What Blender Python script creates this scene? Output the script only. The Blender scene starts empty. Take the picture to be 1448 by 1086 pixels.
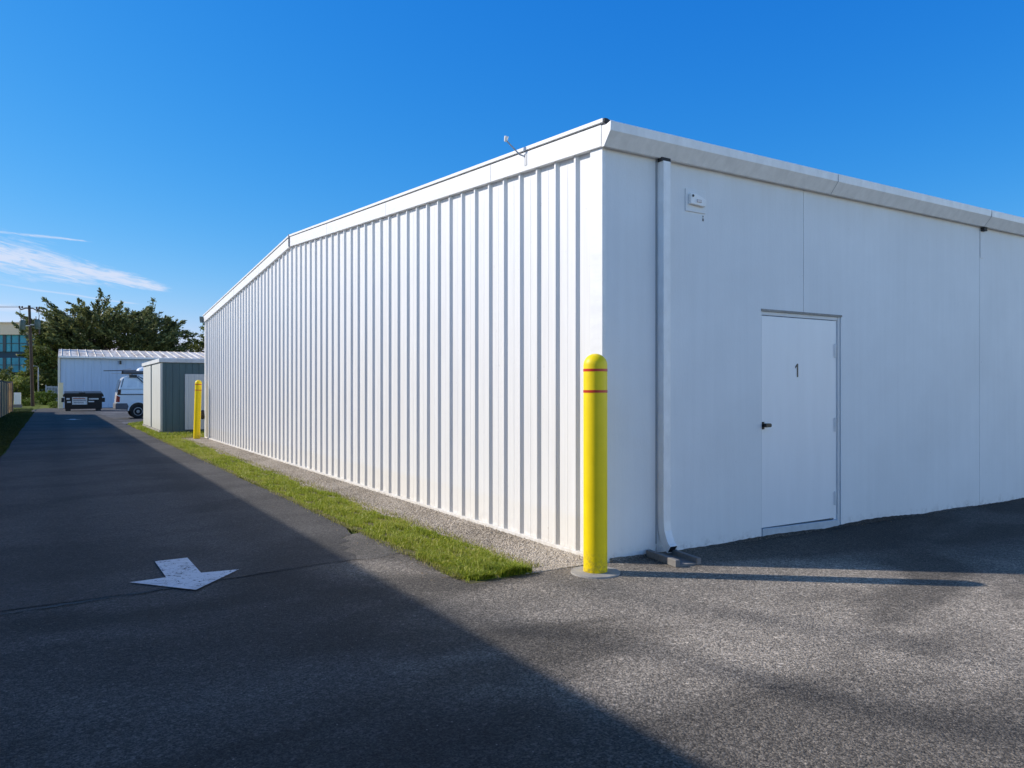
import bpy, math, random
import numpy as np
from mathutils import Vector, Matrix
R = math.radians
random.seed(7)
rng = np.random.default_rng(11)
sc = bpy.context.scene
COL = sc.collection

# ------------------------------------------------------------------ materials
class N:
    """small node graph helper"""
    def __init__(s, name):
        s.m = bpy.data.materials.new(name); s.m.use_nodes = True
        s.t = s.m.node_tree; s.t.nodes.clear()
        s.out = s.t.nodes.new('ShaderNodeOutputMaterial')
        s.geo = s.t.nodes.new('ShaderNodeNewGeometry')
        s.pos = s.geo.outputs['Position']
    def n(s, typ, **kw):
        x = s.t.nodes.new(typ)
        for k, v in kw.items():
            if k.startswith('_'): setattr(x, k[1:], v)
            else: s.put(x.inputs[k.replace('__', ' ')], v)
        return x
    def put(s, inp, v):
        if isinstance(v, bpy.types.NodeSocket): s.t.links.new(v, inp)
        elif isinstance(v, (tuple, list)) and len(v) == 3 and inp.type == 'RGBA': inp.default_value = (*v, 1)
        else: inp.default_value = v
    def math(s, op, a, b=None, c=None, clamp=False):
        x = s.t.nodes.new('ShaderNodeMath'); x.operation = op; x.use_clamp = clamp
        s.put(x.inputs[0], a)
        if b is not None: s.put(x.inputs[1], b)
        if c is not None: s.put(x.inputs[2], c)
        return x.outputs[0]
    def scaled(s, v, vec=None):
        x = s.t.nodes.new('ShaderNodeVectorMath'); x.operation = 'MULTIPLY'
        s.put(x.inputs[0], vec or s.pos); x.inputs[1].default_value = v
        return x.outputs[0]
    def noise(s, scale=5, detail=3, rough=.55, stretch=None, dist=0, vec=None):
        x = s.t.nodes.new('ShaderNodeTexNoise')
        s.put(x.inputs['Vector'], s.scaled(stretch, vec) if stretch else (vec or s.pos))
        x.inputs['Scale'].default_value = scale; x.inputs['Detail'].default_value = detail
        x.inputs['Roughness'].default_value = rough; x.inputs['Distortion'].default_value = dist
        return x.outputs['Fac']
    def map(s, v, a, b, c=0., d=1., smooth=False):
        x = s.t.nodes.new('ShaderNodeMapRange'); x.clamp = True
        if smooth: x.interpolation_type = 'SMOOTHSTEP'
        s.put(x.inputs[0], v)
        for i, q in enumerate((a, b, c, d)): s.put(x.inputs[i+1], q)
        return x.outputs[0]
    def mix(s, f, a, b, mode='MIX'):
        x = s.t.nodes.new('ShaderNodeMix'); x.data_type = 'RGBA'; x.blend_type = mode
        s.put(x.inputs[0], f); s.put(x.inputs[6], a); s.put(x.inputs[7], b)
        return x.outputs[2]
    def xyz(s, v=None):
        x = s.t.nodes.new('ShaderNodeSeparateXYZ'); s.put(x.inputs[0], v or s.pos); return x.outputs
    def bump(s, h, strength=.3, dist=.01, normal=None):
        x = s.t.nodes.new('ShaderNodeBump'); s.put(x.inputs['Height'], h)
        x.inputs['Strength'].default_value = strength; x.inputs['Distance'].default_value = dist
        if normal: s.put(x.inputs['Normal'], normal)
        return x.outputs[0]
    def bsdf(s, col, rough=.5, metal=0, normal=None, spec=.5, coat=0, trans=0, alpha=1):
        x = s.t.nodes.new('ShaderNodeBsdfPrincipled')
        s.put(x.inputs['Base Color'], col); s.put(x.inputs['Roughness'], rough)
        s.put(x.inputs['Metallic'], metal); x.inputs['Specular IOR Level'].default_value = spec
        x.inputs['Coat Weight'].default_value = coat; x.inputs['Transmission Weight'].default_value = trans
        s.put(x.inputs['Alpha'], alpha)
        if normal: s.put(x.inputs['Normal'], normal)
        s.t.links.new(x.outputs[0], s.out.inputs[0])
        return x

def simple(name, col, rough=.5, metal=0, var=.12, scale=3, stretch=None, spec=.5, coat=0, bump=0, bscale=40, dirt=None):
    g = N(name)
    f = g.map(g.noise(scale, 4, .6, stretch), .3, .7, 1-var, 1+var)
    c = g.mix(1., col, g.n('ShaderNodeCombineColor', Red=f, Green=f, Blue=f).outputs[0], 'MULTIPLY')
    if dirt:
        z = g.xyz()[2]
        d = g.math('MULTIPLY', g.map(z, dirt[0], 0, 0, 1), g.map(g.noise(6, 4, .6), .35, .65, .2, 1))
        c = g.mix(g.math('MULTIPLY', d, dirt[1]), c, dirt[2])
    nm = g.bump(g.noise(bscale, 3), bump, .01) if bump else None
    g.bsdf(c, rough, metal, nm, spec, coat)
    return g.m

def island(name, cols, rough=.6, trans=0., spec=.3, bigscale=.8):
    """random shade per leaf, blade or stone"""
    g = N(name)
    r = g.t.nodes.new('ShaderNodeValToRGB'); e = r.color_ramp.elements
    e[0].color = (*cols[0], 1); e[1].color = (*cols[-1], 1)
    for i, c in enumerate(cols[1:-1]):
        q = e.new((i+1)/(len(cols)-1)); q.color = (*c, 1)
    f = g.math('ADD', g.math('MULTIPLY', g.geo.outputs['Random Per Island'], .6), g.map(g.noise(bigscale, 3), .3, .7, 0, .4))
    g.put(r.inputs[0], f)
    x = g.bsdf(r.outputs[0], rough, 0, None, spec)
    if trans:
        tr = g.t.nodes.new('ShaderNodeBsdfTranslucent'); g.put(tr.inputs[0], r.outputs[0])
        mx = g.t.nodes.new('ShaderNodeMixShader'); mx.inputs[0].default_value = trans
        g.t.links.new(x.outputs[0], mx.inputs[1]); g.t.links.new(tr.outputs[0], mx.inputs[2])
        g.t.links.new(mx.outputs[0], g.out.inputs[0])
    return g.m

def asphalt(name, base, lane=False):
    g = N(name)
    v = g.n('ShaderNodeTexVoronoi', Vector=g.pos, Scale=105.)
    cell = g.xyz(v.outputs['Color'])[0]
    v2 = g.n('ShaderNodeTexVoronoi', Vector=g.pos, Scale=48.)
    cell2 = g.xyz(v2.outputs['Color'])[1]
    fine = g.noise(46, 4, .8, dist=1.6)
    gr = g.math('ADD', g.math('MULTIPLY', g.map(cell, .3, 1, .2, 1.75), .5), g.math('MULTIPLY', g.map(fine, .32, .72, .1, 1.9), .55))
    gr = g.math('ADD', gr, g.map(cell2, .93, 1, 0, .55))
    big = g.map(g.noise(.38, 3, .5, (1, 1.9, 1), dist=.6), .40, .58, .52 if not lane else .8, 1.12, True)  # broad dark patches on the apron stand in for soft tree shadows
    mid = g.map(g.noise(2.3, 4, .6), .3, .7, .86, 1.12)
    gr = g.math('POWER', gr, 1.0 if lane else 1.25)
    tone = g.math('MULTIPLY', g.math('MULTIPLY', big, mid), gr)
    if lane:   # wheel paths are polished a little darker
        x = g.xyz()[0]
        w = g.math('ABSOLUTE', g.math('SUBTRACT', g.math('ABSOLUTE', g.math('SUBTRACT', x, .95)), .8))
        tone = g.math('MULTIPLY', tone, g.map(w, 0, .5, .82, 1.04, True))
    cc = g.n('ShaderNodeCombineColor', Red=tone, Green=tone, Blue=tone).outputs[0]
    b = base
    if not lane:   # neighbour's shade put into the colour towards the lane; darker asphalt near the building
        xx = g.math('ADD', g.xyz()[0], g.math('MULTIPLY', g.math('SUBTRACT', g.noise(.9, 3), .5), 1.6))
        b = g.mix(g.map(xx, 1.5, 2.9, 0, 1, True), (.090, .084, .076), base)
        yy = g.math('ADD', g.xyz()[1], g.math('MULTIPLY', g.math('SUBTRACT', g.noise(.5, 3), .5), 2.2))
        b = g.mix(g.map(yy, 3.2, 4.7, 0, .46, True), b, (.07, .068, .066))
        b = g.mix(g.math('MULTIPLY', g.map(g.xyz()[0], 5.0, 7.5, 0, 1, True), g.map(yy, 2.0, 3.9, 0, .72, True)), b, (.026, .027, .029))  # shade in front of the wall painted into the asphalt colour
    if not lane:   # soft tree-shadow bands painted into the colour, laid like tyre tracks
        X_, Y_ = g.xyz()[0], g.xyz()[1]
        q = g.math('ADD', g.math('MULTIPLY', X_, .91), g.math('MULTIPLY', Y_, .41)); q = g.math('ADD', q, g.math('MULTIPLY', g.noise(.7, 2), .7))
        for q0, wd, am in ((4.33, .30, .58), (5.35, .36, .48), (7.6, .5, .35)):
            t_ = g.math('MULTIPLY', g.map(g.math('ABSOLUTE', g.math('SUBTRACT', q, q0)), 0, wd, 1, 0, True), g.map(g.noise(.6, 3), .35, .6, .25, 1))
            b = g.mix(g.math('MULTIPLY', t_, am), b, (.06, .058, .056))
    hair = g.math('ABSOLUTE', g.math('SUBTRACT', g.noise(.55, 5, .62, dist=.3), .5))
    hair = g.math('MULTIPLY', g.map(hair, .0008, .0022, 1, 0), g.map(g.noise(.33, 2), .52, .6, 0, .75))
    c = g.mix(1., b, cc, 'MULTIPLY')
    c = g.mix(hair, c, (.018, .018, .019))
    grit = g.n('ShaderNodeTexVoronoi', Vector=g.pos, Scale=17.)
    gm = g.math('MULTIPLY', g.map(grit.outputs['Distance'], .055, .085, 1, 0), g.map(g.xyz(grit.outputs['Color'])[2], .86, .88, 0, .8))
    c = g.mix(gm, c, (.34, .32, .29) if not lane else (.16, .16, .155))
    wear = g.map(g.noise(1.1, 5, .7, (1, .25, 1)), .6, .72, 0, .35)
    c = g.mix(wear, c, g.mix(1., c, (.6, .62, .66), 'MULTIPLY'))
    h = g.math('ADD', g.math('MULTIPLY', v.outputs['Distance'], -.6), fine)
    g.bsdf(c, .82, 0, g.bump(h, .9, .008), .3)
    return g.m

MT = {}
def white_siding():
    g = N('white_painted_steel'); x, y, z = g.xyz()
    streak = g.map(g.noise(3, 4, .6, (6, 6, .35)), .35, .7, 1.0, .93)
    c = g.mix(1., (.78, .772, .755), g.n('ShaderNodeCombineColor', Red=streak, Green=streak, Blue=streak).outputs[0], 'MULTIPLY')
    zz = g.math('ADD', z, g.math('MULTIPLY', g.noise(2.2, 4, .7), .12))
    band = g.math('MULTIPLY', g.map(zz, .44, .37, 0, 1), g.map(g.noise(.5, 2), .3, .6, .25, 1))
    c = g.mix(g.math('MULTIPLY', band, .5), c, (.74, .70, .62))
    dirt = g.math('MULTIPLY', g.map(z, .16, .0, 0, .45), g.map(g.noise(9, 5, .7), .4, .65))
    c = g.mix(dirt, c, (.42, .37, .30))
    spots = g.map(g.noise(22, 2), .74, .78, 0, .4)
    c = g.mix(spots, c, (.4, .36, .3))
    runs = g.math('MULTIPLY', g.map(g.noise(1., 4, .6, (1, 7, .28)), .56, .74, 0, .22), g.map(z, 4.4, 1.0, .5, 1))
    c = g.mix(runs, c, (.55, .50, .43))
    g.bsdf(c, .42, 0, g.bump(g.noise(1.8, 2, stretch=(1, 1, .5)), .12, .02), .4)
    return g.m
MT['siding'] = white_siding()
def smooth_wall():
    g = N('white_painted_panel'); x, y, z = g.xyz()
    streak = g.map(g.noise(2.5, 5, .65, (5, 5, .22)), .3, .72, 1.01, .965)
    blot = g.map(g.noise(.8, 4, .6), .3, .7, .94, 1.04)
    f = g.math('MULTIPLY', streak, blot)
    c = g.mix(1., (.77, .785, .79), g.n('ShaderNodeCombineColor', Red=f, Green=f, Blue=f).outputs[0], 'MULTIPLY')
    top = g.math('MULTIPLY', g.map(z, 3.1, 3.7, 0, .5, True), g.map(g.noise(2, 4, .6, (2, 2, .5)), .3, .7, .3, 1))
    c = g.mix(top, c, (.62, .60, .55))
    zz = g.math('ADD', z, g.math('MULTIPLY', g.noise(5, 5, .7), .22))
    dirt = g.math('MULTIPLY', g.map(zz, .22, .1, 0, .5), g.map(g.noise(14, 5, .75), .46, .66))
    c = g.mix(dirt, c, (.2, .19, .18))
    spots = g.map(g.noise(17, 3), .73, .78, 0, .4)
    c = g.mix(spots, c, (.35, .36, .36))
    h = g.math('ADD', g.noise(60, 4, .7, (1, 1, .35)), g.math('MULTIPLY', g.noise(1.1, 2), 2.))
    g.bsdf(c, .55, 0, g.bump(h, .18, .008), .35)
    return g.m
MT['wall'] = smooth_wall()
MT['trim'] = simple('white_trim_metal', (.78, .78, .77), .4, 0, .05, 4, (1, 1, 3), dirt=None)
MT['gutter'] = simple('grey_white_gutter', (.84, .83, .81), .42, 0, .08, 5, (2, 2, 1))
MT['door'] = simple('door_paint', (.80, .815, .83), .38, 0, .03, 2, (3, 3, .4))
MT['sill'] = simple('blue_grey_sill', (.44, .50, .55), .5, 0, .12, 9)
MT['jamb'] = simple('jamb_paint', (.60, .62, .64), .45, 0, .06, 5)
MT['black'] = simple('black_metal', (.012, .012, .013), .4, 0, .2, 9)
MT['dark'] = simple('dark_gap', (.03, .03, .032), .8)
MT['joint'] = simple('joint_shadow_sealant', (.28, .30, .32), .8)
MT['roof'] = simple('white_roof_sheet', (.62, .61, .59), .45, 0, .15, 3, (1, 4, 1))
MT['lens'] = simple('lamp_lens', (.66, .58, .54), .2, 0, .1, 20)
def yellow():
    g = N('yellow_bollard_sleeve')
    f = g.map(g.noise(7, 4, .6), .3, .7, .95, 1.04)
    c = g.mix(1., (.93, .685, .002), g.n('ShaderNodeCombineColor', Red=f, Green=f, Blue=f).outputs[0], 'MULTIPLY')
    z = g.xyz()[2]
    d = g.math('MULTIPLY', g.map(z, .22, 0, 0, .8), g.map(g.noise(25, 4, .7), .42, .62))
    c = g.mix(d, c, (.25, .19, .06))
    sc_ = g.map(g.noise(16, 3, .6, (3, 3, .35)), .68, .73, 0, .45)
    c = g.mix(sc_, c, (.72, .55, .01))
    sc2 = g.map(g.noise(30, 4, .7, (1, 1, 2.2)), .70, .72, 0, .5)
    c = g.mix(g.math('MULTIPLY', sc2, g.map(z, 1.0, .3, 0, 1)), c, (.22, .19, .08))
    g.bsdf(c, g.map(g.noise(9, 3), .3, .7, .36, .5), 0, g.bump(g.noise(6, 2), .06, .01), .35)
    return g.m
MT['yellow'] = yellow()
MT['red'] = simple('red_reflective_tape', (.58, .035, .012), .35, 0, .1, 12)
def concrete(name, col):
    g = N(name)
    f = g.math('MULTIPLY', g.map(g.noise(30, 5, .75), .3, .7, .8, 1.15), g.map(g.noise(3, 3), .3, .7, .85, 1.1))
    c = g.mix(1., col, g.n('ShaderNodeCombineColor', Red=f, Green=f, Blue=f).outputs[0], 'MULTIPLY')
    g.bsdf(c, .9, 0, g.bump(g.noise(80, 4, .7), .4, .006), .2)
    return g.m
MT['concrete'] = concrete('cast_concrete', (.36, .34, .31))
MT['concrete_dark'] = concrete('weathered_concrete', (.22, .21, .20))
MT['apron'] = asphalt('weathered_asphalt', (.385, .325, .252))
MT['lane'] = asphalt('sealed_asphalt', (.080, .075, .070), True)
MT['apron2'] = asphalt('exposed_aggregate', (.155, .14, .12), True)
MT['lot'] = asphalt('pale_asphalt', (.20, .20, .205))
MT['seal'] = simple('crack_filler', (.018, .018, .02), .6, bump=.3)
def arrow_paint():
    g = N('worn_road_paint')
    chip = g.map(g.noise(26, 5, .7), .60, .63, 0, 1)
    chip2 = g.map(g.noise(9, 5, .75, (1, 2.4, 1)), .62, .64, 0, 1)
    f = g.map(g.noise(60, 3, .7), .3, .7, .85, 1.08)
    c = g.mix(1., (.74, .75, .76), g.n('ShaderNodeCombineColor', Red=f, Green=f, Blue=f).outputs[0], 'MULTIPLY')
    ck = g.math('ABSOLUTE', g.math('SUBTRACT', g.noise(3.2, 3, .6, dist=.5), .5))
    ck = g.map(ck, .0025, .006, 1, 0)
    scuff = g.map(g.noise(5, 5, .7, (1, .6, 1)), .5, .7, 0, .45)
    c = g.mix(scuff, c, (.30, .31, .33))
    c = g.mix(g.math('MAXIMUM', g.math('MAXIMUM', chip, chip2), ck), c, (.06, .06, .065))
    g.bsdf(c, .7, 0, g.bump(g.noise(70, 4, .7), .6, .004), .3)
    return g.m
MT['arrow'] = arrow_paint()
def gravel():
    g = N('crushed_stone_bed')
    v = g.n('ShaderNodeTexVoronoi', Vector=g.pos, Scale=70.)
    f = g.math('MULTIPLY', g.map(g.xyz(v.outputs['Color'])[0], 0, 1, .6, 1.25), g.map(g.noise(3, 4, .6), .3, .7, .82, 1.1))
    c = g.mix(1., (.40, .35, .29), g.n('ShaderNodeCombineColor', Red=f, Green=f, Blue=f).outputs[0], 'MULTIPLY')
    g.bsdf(c, .95, 0, g.bump(v.outputs['Distance'], 1., .012), .2)
    return g.m
MT['gravel'] = gravel()
MT['stone'] = island('crushed_stone', [(.15, .13, .10), (.40, .345, .275), (.53, .46, .375), (.68, .62, .53)], .9)
def soil():
    g = N('soil_and_thatch')
    c = g.mix(g.map(g.noise(14, 5, .7), .35, .65), (.17, .13, .085), (.10, .115, .035))
    g.bsdf(c, .95, 0, g.bump(g.noise(40, 4, .7), .8, .02), .1)
    return g.m
MT['soil'] = soil()
def field():
    g = N('rough_grass_ground')
    c = g.mix(g.map(g.noise(.7, 6, .65), .35, .65), (.13, .16, .035), (.075, .11, .02))
    g.bsdf(c, .95, 0, g.bump(g.noise(12, 4, .7), 1., .05), .1)
    return g.m
MT['field'] = field()
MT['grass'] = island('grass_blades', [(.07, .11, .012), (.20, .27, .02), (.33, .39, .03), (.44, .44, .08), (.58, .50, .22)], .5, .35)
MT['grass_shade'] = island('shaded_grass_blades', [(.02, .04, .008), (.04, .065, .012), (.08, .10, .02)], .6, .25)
MT['leaf_dark'] = island('dark_tree_leaves', [(.025, .038, .02), (.085, .105, .042), (.20, .22, .075), (.38, .36, .13)], .6, .3, bigscale=.45)
MT['leaf_olive'] = island('olive_tree_leaves', [(.04, .055, .02), (.13, .16, .04), (.28, .29, .07)], .6, .3, bigscale=.6)
MT['leaf_yellow'] = island('yellow_green_leaves', [(.09, .12, .03), (.22, .26, .05), (.42, .40, .08)], .6, .25, bigscale=.9)
MT['leaf_green'] = island('fresh_green_leaves', [(.05, .09, .015), (.12, .19, .03), (.22, .30, .05)], .6, .25, bigscale=1.5)
MT['bark'] = simple('bark', (.10, .075, .055), .9, 0, .3, 5, (1, 1, .2), bump=.6)
MT['pole'] = simple('weathered_pole_wood', (.05, .036, .028), .85, 0, .3, 5, (3, 3, .2))
MT['shed_green'] = simple('dark_green_steel', (.060, .125, .140), .5, 0, .12, 2.5, (6, 6, .3), dirt=(.4, .5, (.12, .13, .10)))
MT['shed_cream'] = simple('cream_steel', (.60, .61, .56), .5, 0, .1, 2.5, (6, 6, .3), dirt=(.5, .6, (.3, .28, .22)))
MT['shed_grey'] = simple('light_grey_door', (.62, .64, .62), .5, 0, .08, 2.5, (6, 6, .3))
MT['shed_roof'] = simple('grey_roof_edge', (.68, .69, .67), .5, 0, .15, 4)
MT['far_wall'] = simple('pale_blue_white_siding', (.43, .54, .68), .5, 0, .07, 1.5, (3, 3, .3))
MT['far_trim'] = simple('cream_trim', (.72, .66, .55), .5, 0, .08, 2)
def far_roof():
    g = N('streaked_white_roof')
    f = g.noise(1.2, 5, .7, (2.5, .35, 1))
    c = g.mix(g.map(f, .45, .68), (.66, .62, .57), (.30, .23, .17))
    g.bsdf(c, .55, 0, None, .4)
    return g.m
MT['far_roof'] = far_roof()
MT['cream'] = simple('cream_post_paint', (.85, .68, .40), .5, 0, .06, 4)
MT['van'] = simple('white_car_paint', (.90, .91, .92), .22, 0, .03, 2, coat=.5, dirt=(.8, .35, (.35, .33, .30)))
MT['van_line'] = simple('dark_body_moulding', (.05, .055, .06), .5)
MT['van_grey'] = simple('grey_plastic_bumper', (.12, .12, .13), .6)
MT['glass'] = simple('dark_vehicle_glass', (.02, .025, .03), .06, 0, .1, 3, spec=.8)
MT['rubber'] = simple('tyre_rubber', (.014, .014, .015), .8, 0, .2, 15)
MT['rim'] = simple('steel_rim', (.42, .43, .45), .35, .6, .15, 12)
MT['tail_red'] = simple('red_tail_lens', (.42, .03, .02), .2, coat=.5)
MT['tail_dark'] = simple('smoked_tail_lens', (.05, .012, .012), .2, coat=.5)
MT['dump'] = simple('black_dumpster_steel', (.006, .0065, .008), .5, 0, .3, 3)
MT['decal'] = simple('faded_white_decal', (.60, .60, .58), .6, 0, .25, 9)
MT['decal_red'] = simple('faded_red_decal', (.42, .18, .14), .6, 0, .2, 9)
MT['decal_grey'] = simple('faded_grey_decal', (.30, .31, .32), .6, 0, .2, 9)
MT['fence_dark'] = simple('shaded_fence_boards', (.075, .078, .085), .8, 0, .2, 2, (6, 6, .3))  # near boards coloured dark for the neighbour's shade, posts share it
MT['fence_tan'] = island('sunlit_tan_boards', [(.55, .40, .22), (.72, .56, .32), (.80, .66, .42)], .8, .55)  # far boards brightened and made translucent to look sunlit
MT['galv'] = simple('galvanised_steel', (.42, .43, .44), .45, .4, .1, 8)
MT['office'] = simple('beige_office_panel', (.95, .70, .48), .7, 0, .05, .5)
def curtain():
    g = N('teal_curtain_glass')
    c = g.mix(g.map(g.noise(.35, 3), .35, .65), (.02, .20, .30), (.08, .42, .50))
    g.bsdf(c, .35, 0, None, .25)
    return g.m
MT['curtain'] = curtain()
MT['spandrel'] = simple('dark_teal_spandrel', (.008, .05, .085), .6, 0, .1, 1)
MT['mullion'] = simple('dark_mullion', (.02, .05, .07), .4)
MT['equip'] = simple('grey_green_steel', (.10, .13, .13), .6, 0, .15, 1.5)
MT['panel_grey'] = simple('pale_slatted_panel', (.55, .57, .60), .7, 0, .2, 4)
MT['transformer'] = simple('grey_green_transformer', (.06, .10, .09), .5, 0, .3, 6)
MT['ceramic'] = simple('brown_insulator', (.10, .05, .035), .25)

# ------------------------------------------------------------------ geometry
class MB:
    def __init__(s): s.v = []; s.f = []
    def add(s, vs, fs):
        o = len(s.v); s.v += [tuple(v) for v in vs]; s.f += [tuple(i+o for i in f) for f in fs]; return s
    def box(s, x0, x1, y0, y1, z0, z1, M=None):
        vs = [Vector(p) for p in ((x0,y0,z0),(x1,y0,z0),(x1,y1,z0),(x0,y1,z0),(x0,y0,z1),(x1,y0,z1),(x1,y1,z1),(x0,y1,z1))]
        if M: vs = [M @ v for v in vs]
        return s.add(vs, [(0,3,2,1),(4,5,6,7),(0,1,5,4),(1,2,6,5),(2,3,7,6),(3,0,4,7)])
    def prism(s, poly, a, b, axis='y', M=None):
        """poly in the plane square to axis, extruded from a to b"""
        def p(q, t):
            if axis == 'y': return Vector((q[0], t, q[1]))
            if axis == 'x': return Vector((t, q[0], q[1]))
            return Vector((q[0], q[1], t))
        n = len(poly); vs = [p(q, a) for q in poly] + [p(q, b) for q in poly]
        if M: vs = [M @ v for v in vs]
        fs = [tuple(range(n)), tuple(range(2*n-1, n-1, -1))] + [(i, n+i, n+(i+1) % n, (i+1) % n) for i in range(n)]
        return s.add(vs, fs)
    def tube(s, pts, r, n=10, cap=True):
        pts = [Vector(p) for p in pts]; rs = r if isinstance(r, (list, tuple)) else [r]*len(pts)
        vs = []; fs = []; up = None
        for i, p in enumerate(pts):
            d = (pts[min(i+1, len(pts)-1)] - pts[max(i-1, 0)]).normalized()
            if up is None: up = d.orthogonal().normalized()
            a = (up - d*up.dot(d)).normalized(); up = a; b = d.cross(a)
            vs += [p + (a*math.cos(t) + b*math.sin(t))*rs[i] for t in [2*math.pi*k/n for k in range(n)]]
        for i in range(len(pts)-1):
            for k in range(n):
                fs.append((i*n+k, i*n+(k+1) % n, (i+1)*n+(k+1) % n, (i+1)*n+k))
        if cap: fs += [tuple(range(n-1, -1, -1)), tuple(range((len(pts)-1)*n, len(pts)*n))]
        return s.add(vs, fs)
    def lathe(s, prof, n=32, M=None):
        vs = [Vector((r*math.cos(2*math.pi*k/n), r*math.sin(2*math.pi*k/n), z)) for r, z in prof for k in range(n)]
        if M: vs = [M @ v for v in vs]
        fs = [(i*n+k, i*n+(k+1) % n, (i+1)*n+(k+1) % n, (i+1)*n+k) for i in range(len(prof)-1) for k in range(n)]
        fs += [tuple(range(n-1, -1, -1)), tuple(range((len(prof)-1)*n, len(prof)*n))]
        return s.add(vs, fs)
    def build(s, name, mat, parent=None, smooth=False, bevel=0, label=None):
        me = bpy.data.meshes.new(name); me.from_pydata(s.v, [], s.f); me.validate(); me.update()
        me.materials.append(mat)
        o = bpy.data.objects.new(name, me); COL.objects.link(o)
        if parent: o.parent = parent
        if smooth:
            for p in me.polygons: p.use_smooth = True
        import bmesh
        b = bmesh.new(); b.from_mesh(me); bmesh.ops.recalc_face_normals(b, faces=b.faces); b.to_mesh(me); b.free()
        if smooth:
            md = o.modifiers.new('edge', 'EDGE_SPLIT'); md.split_angle = R(40)
        if bevel:
            md = o.modifiers.new('bevel', 'BEVEL'); md.width = bevel; md.segments = 2; md.limit_method = 'ANGLE'
        if label: o['label'] = label
        return o

def tris_object(name, verts, tris, mat, parent=None):
    me = bpy.data.meshes.new(name)
    me.vertices.add(len(verts)); me.vertices.foreach_set('co', verts.astype(np.float32).ravel())
    me.loops.add(len(tris)*3); me.loops.foreach_set('vertex_index', tris.astype(np.int32).ravel())
    me.polygons.add(len(tris)); me.polygons.foreach_set('loop_start', np.arange(0, len(tris)*3, 3, dtype=np.int32))
    try: me.polygons.foreach_set('loop_total', np.full(len(tris), 3, dtype=np.int32))
    except Exception: pass
    me.update(calc_edges=True); me.materials.append(mat)
    o = bpy.data.objects.new(name, me); COL.objects.link(o)
    if parent: o.parent = parent
    return o

def tag(o, label=None, cat=None, group=None, kind=None):
    if label: o['label'] = label
    if cat: o['category'] = cat
    if group: o['group'] = group
    if kind: o['kind'] = kind
    return o
def thing(name, loc, label, cat, rz=0, group=None):
    o = bpy.data.objects.new(name, None); COL.objects.link(o)
    o.location = loc; o.rotation_euler = (0, 0, rz); o.empty_display_size = .3
    return tag(o, label, cat, group)
def struct(name, mb, mat): return tag(mb.build(name, mat), kind='structure')
def copy_tree(o, parent=None):
    c = o.copy(); COL.objects.link(c)
    if parent: c.parent = parent
    for ch in list(o.children): copy_tree(ch, c)
    return c

# World axes: +X runs along the front wall of the warehouse, +Y down the lane, camera stands over the origin.
# ------------------------------------------------------------------ ground
def sheet(poly, z): m = MB(); m.add([(x, y, z) for x, y in poly], [tuple(range(len(poly)))]); return m
struct('ground', sheet([(-900, -900), (900, -900), (900, 900), (-900, 900)], -.03), MT['field'])
# front apron with an uneven edge where it meets the lawn end, the gravel and the walls
edge = [(-8, 6.9)]
edge += [(-1.3, 6.9), (2.82, 6.9), (2.79, 6.4), (2.76, 5.9), (2.74, 5.3)]
x = 2.74
xs = np.linspace(2.80, 4.10, 15)
edge += [(float(q), 5.16 + .05*math.sin((q-2.8)*2.4) + random.uniform(-.012, .012)) for q in xs]
edge += [(4.13, 5.20), (4.6, 5.205)]
apron = MB()
poly = [(-8, -14)] + [(38, -14)] + [(38, 5.205)] + [(4.6, 5.205)] + edge[::-1][2:]
apron.add([(px_, py_, 0) for px_, py_ in poly], [tuple(range(len(poly)))])
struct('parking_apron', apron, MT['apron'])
# ragged asphalt lip climbing the foot of the front wall
lip = MB(); n = 700
for i in range(n+1):
    t = 4.16 + i*(30/n); w_ = .012 + .03*abs(math.sin(t*3.1)*math.sin(t*1.13+1)) + random.uniform(0, .016); h_ = .008 + .03*abs(math.sin(t*1.7+.5)*math.sin(t*.61)) + random.uniform(0, .007)
    lip.v += [(t, 5.185-w_, .001), (t, 5.187-w_*.4, h_*.8), (t, 5.189, h_)]
    if i: b = 3*i; lip.f += [(b-3, b, b+1, b-2), (b-2, b+1, b+2, b-1)]
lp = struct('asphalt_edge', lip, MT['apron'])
# sealed lane: broken right front corner, ragged right edge
lane = [(-.95, 6.08)]
for i in range(60):
    t = i/59; lane.append((-.95 + t*3.25, 6.07 + t*.33 + random.uniform(-.012, .012) + .03*math.sin(t*9)))
lane += [(2.36, 6.62), (2.31, 6.80), (2.42, 6.93), (2.36, 7.10), (2.52, 7.22), (2.50, 7.42), (2.64, 7.52)]
for i in range(1, 120):
    u = 7.6 + i*(59-7.6)/119; lane.append((2.76 - .0 + random.uniform(-.03, .02) + .03*math.sin(u*1.3) - (max(0, u-40)*.014), u))
lane += [(2.4, 59.3), (-1.05, 59.3)]
for i in range(90):
    u = 59 - i*(59-6.3)/90; lane.append((-.97 + random.uniform(-.03, .03) + .03*math.sin(u*.9), u))
m = MB(); m.add([(a, b, .004) for a, b in lane], [tuple(range(len(lane)))])
struct('road', m, MT['lane'])
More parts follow.
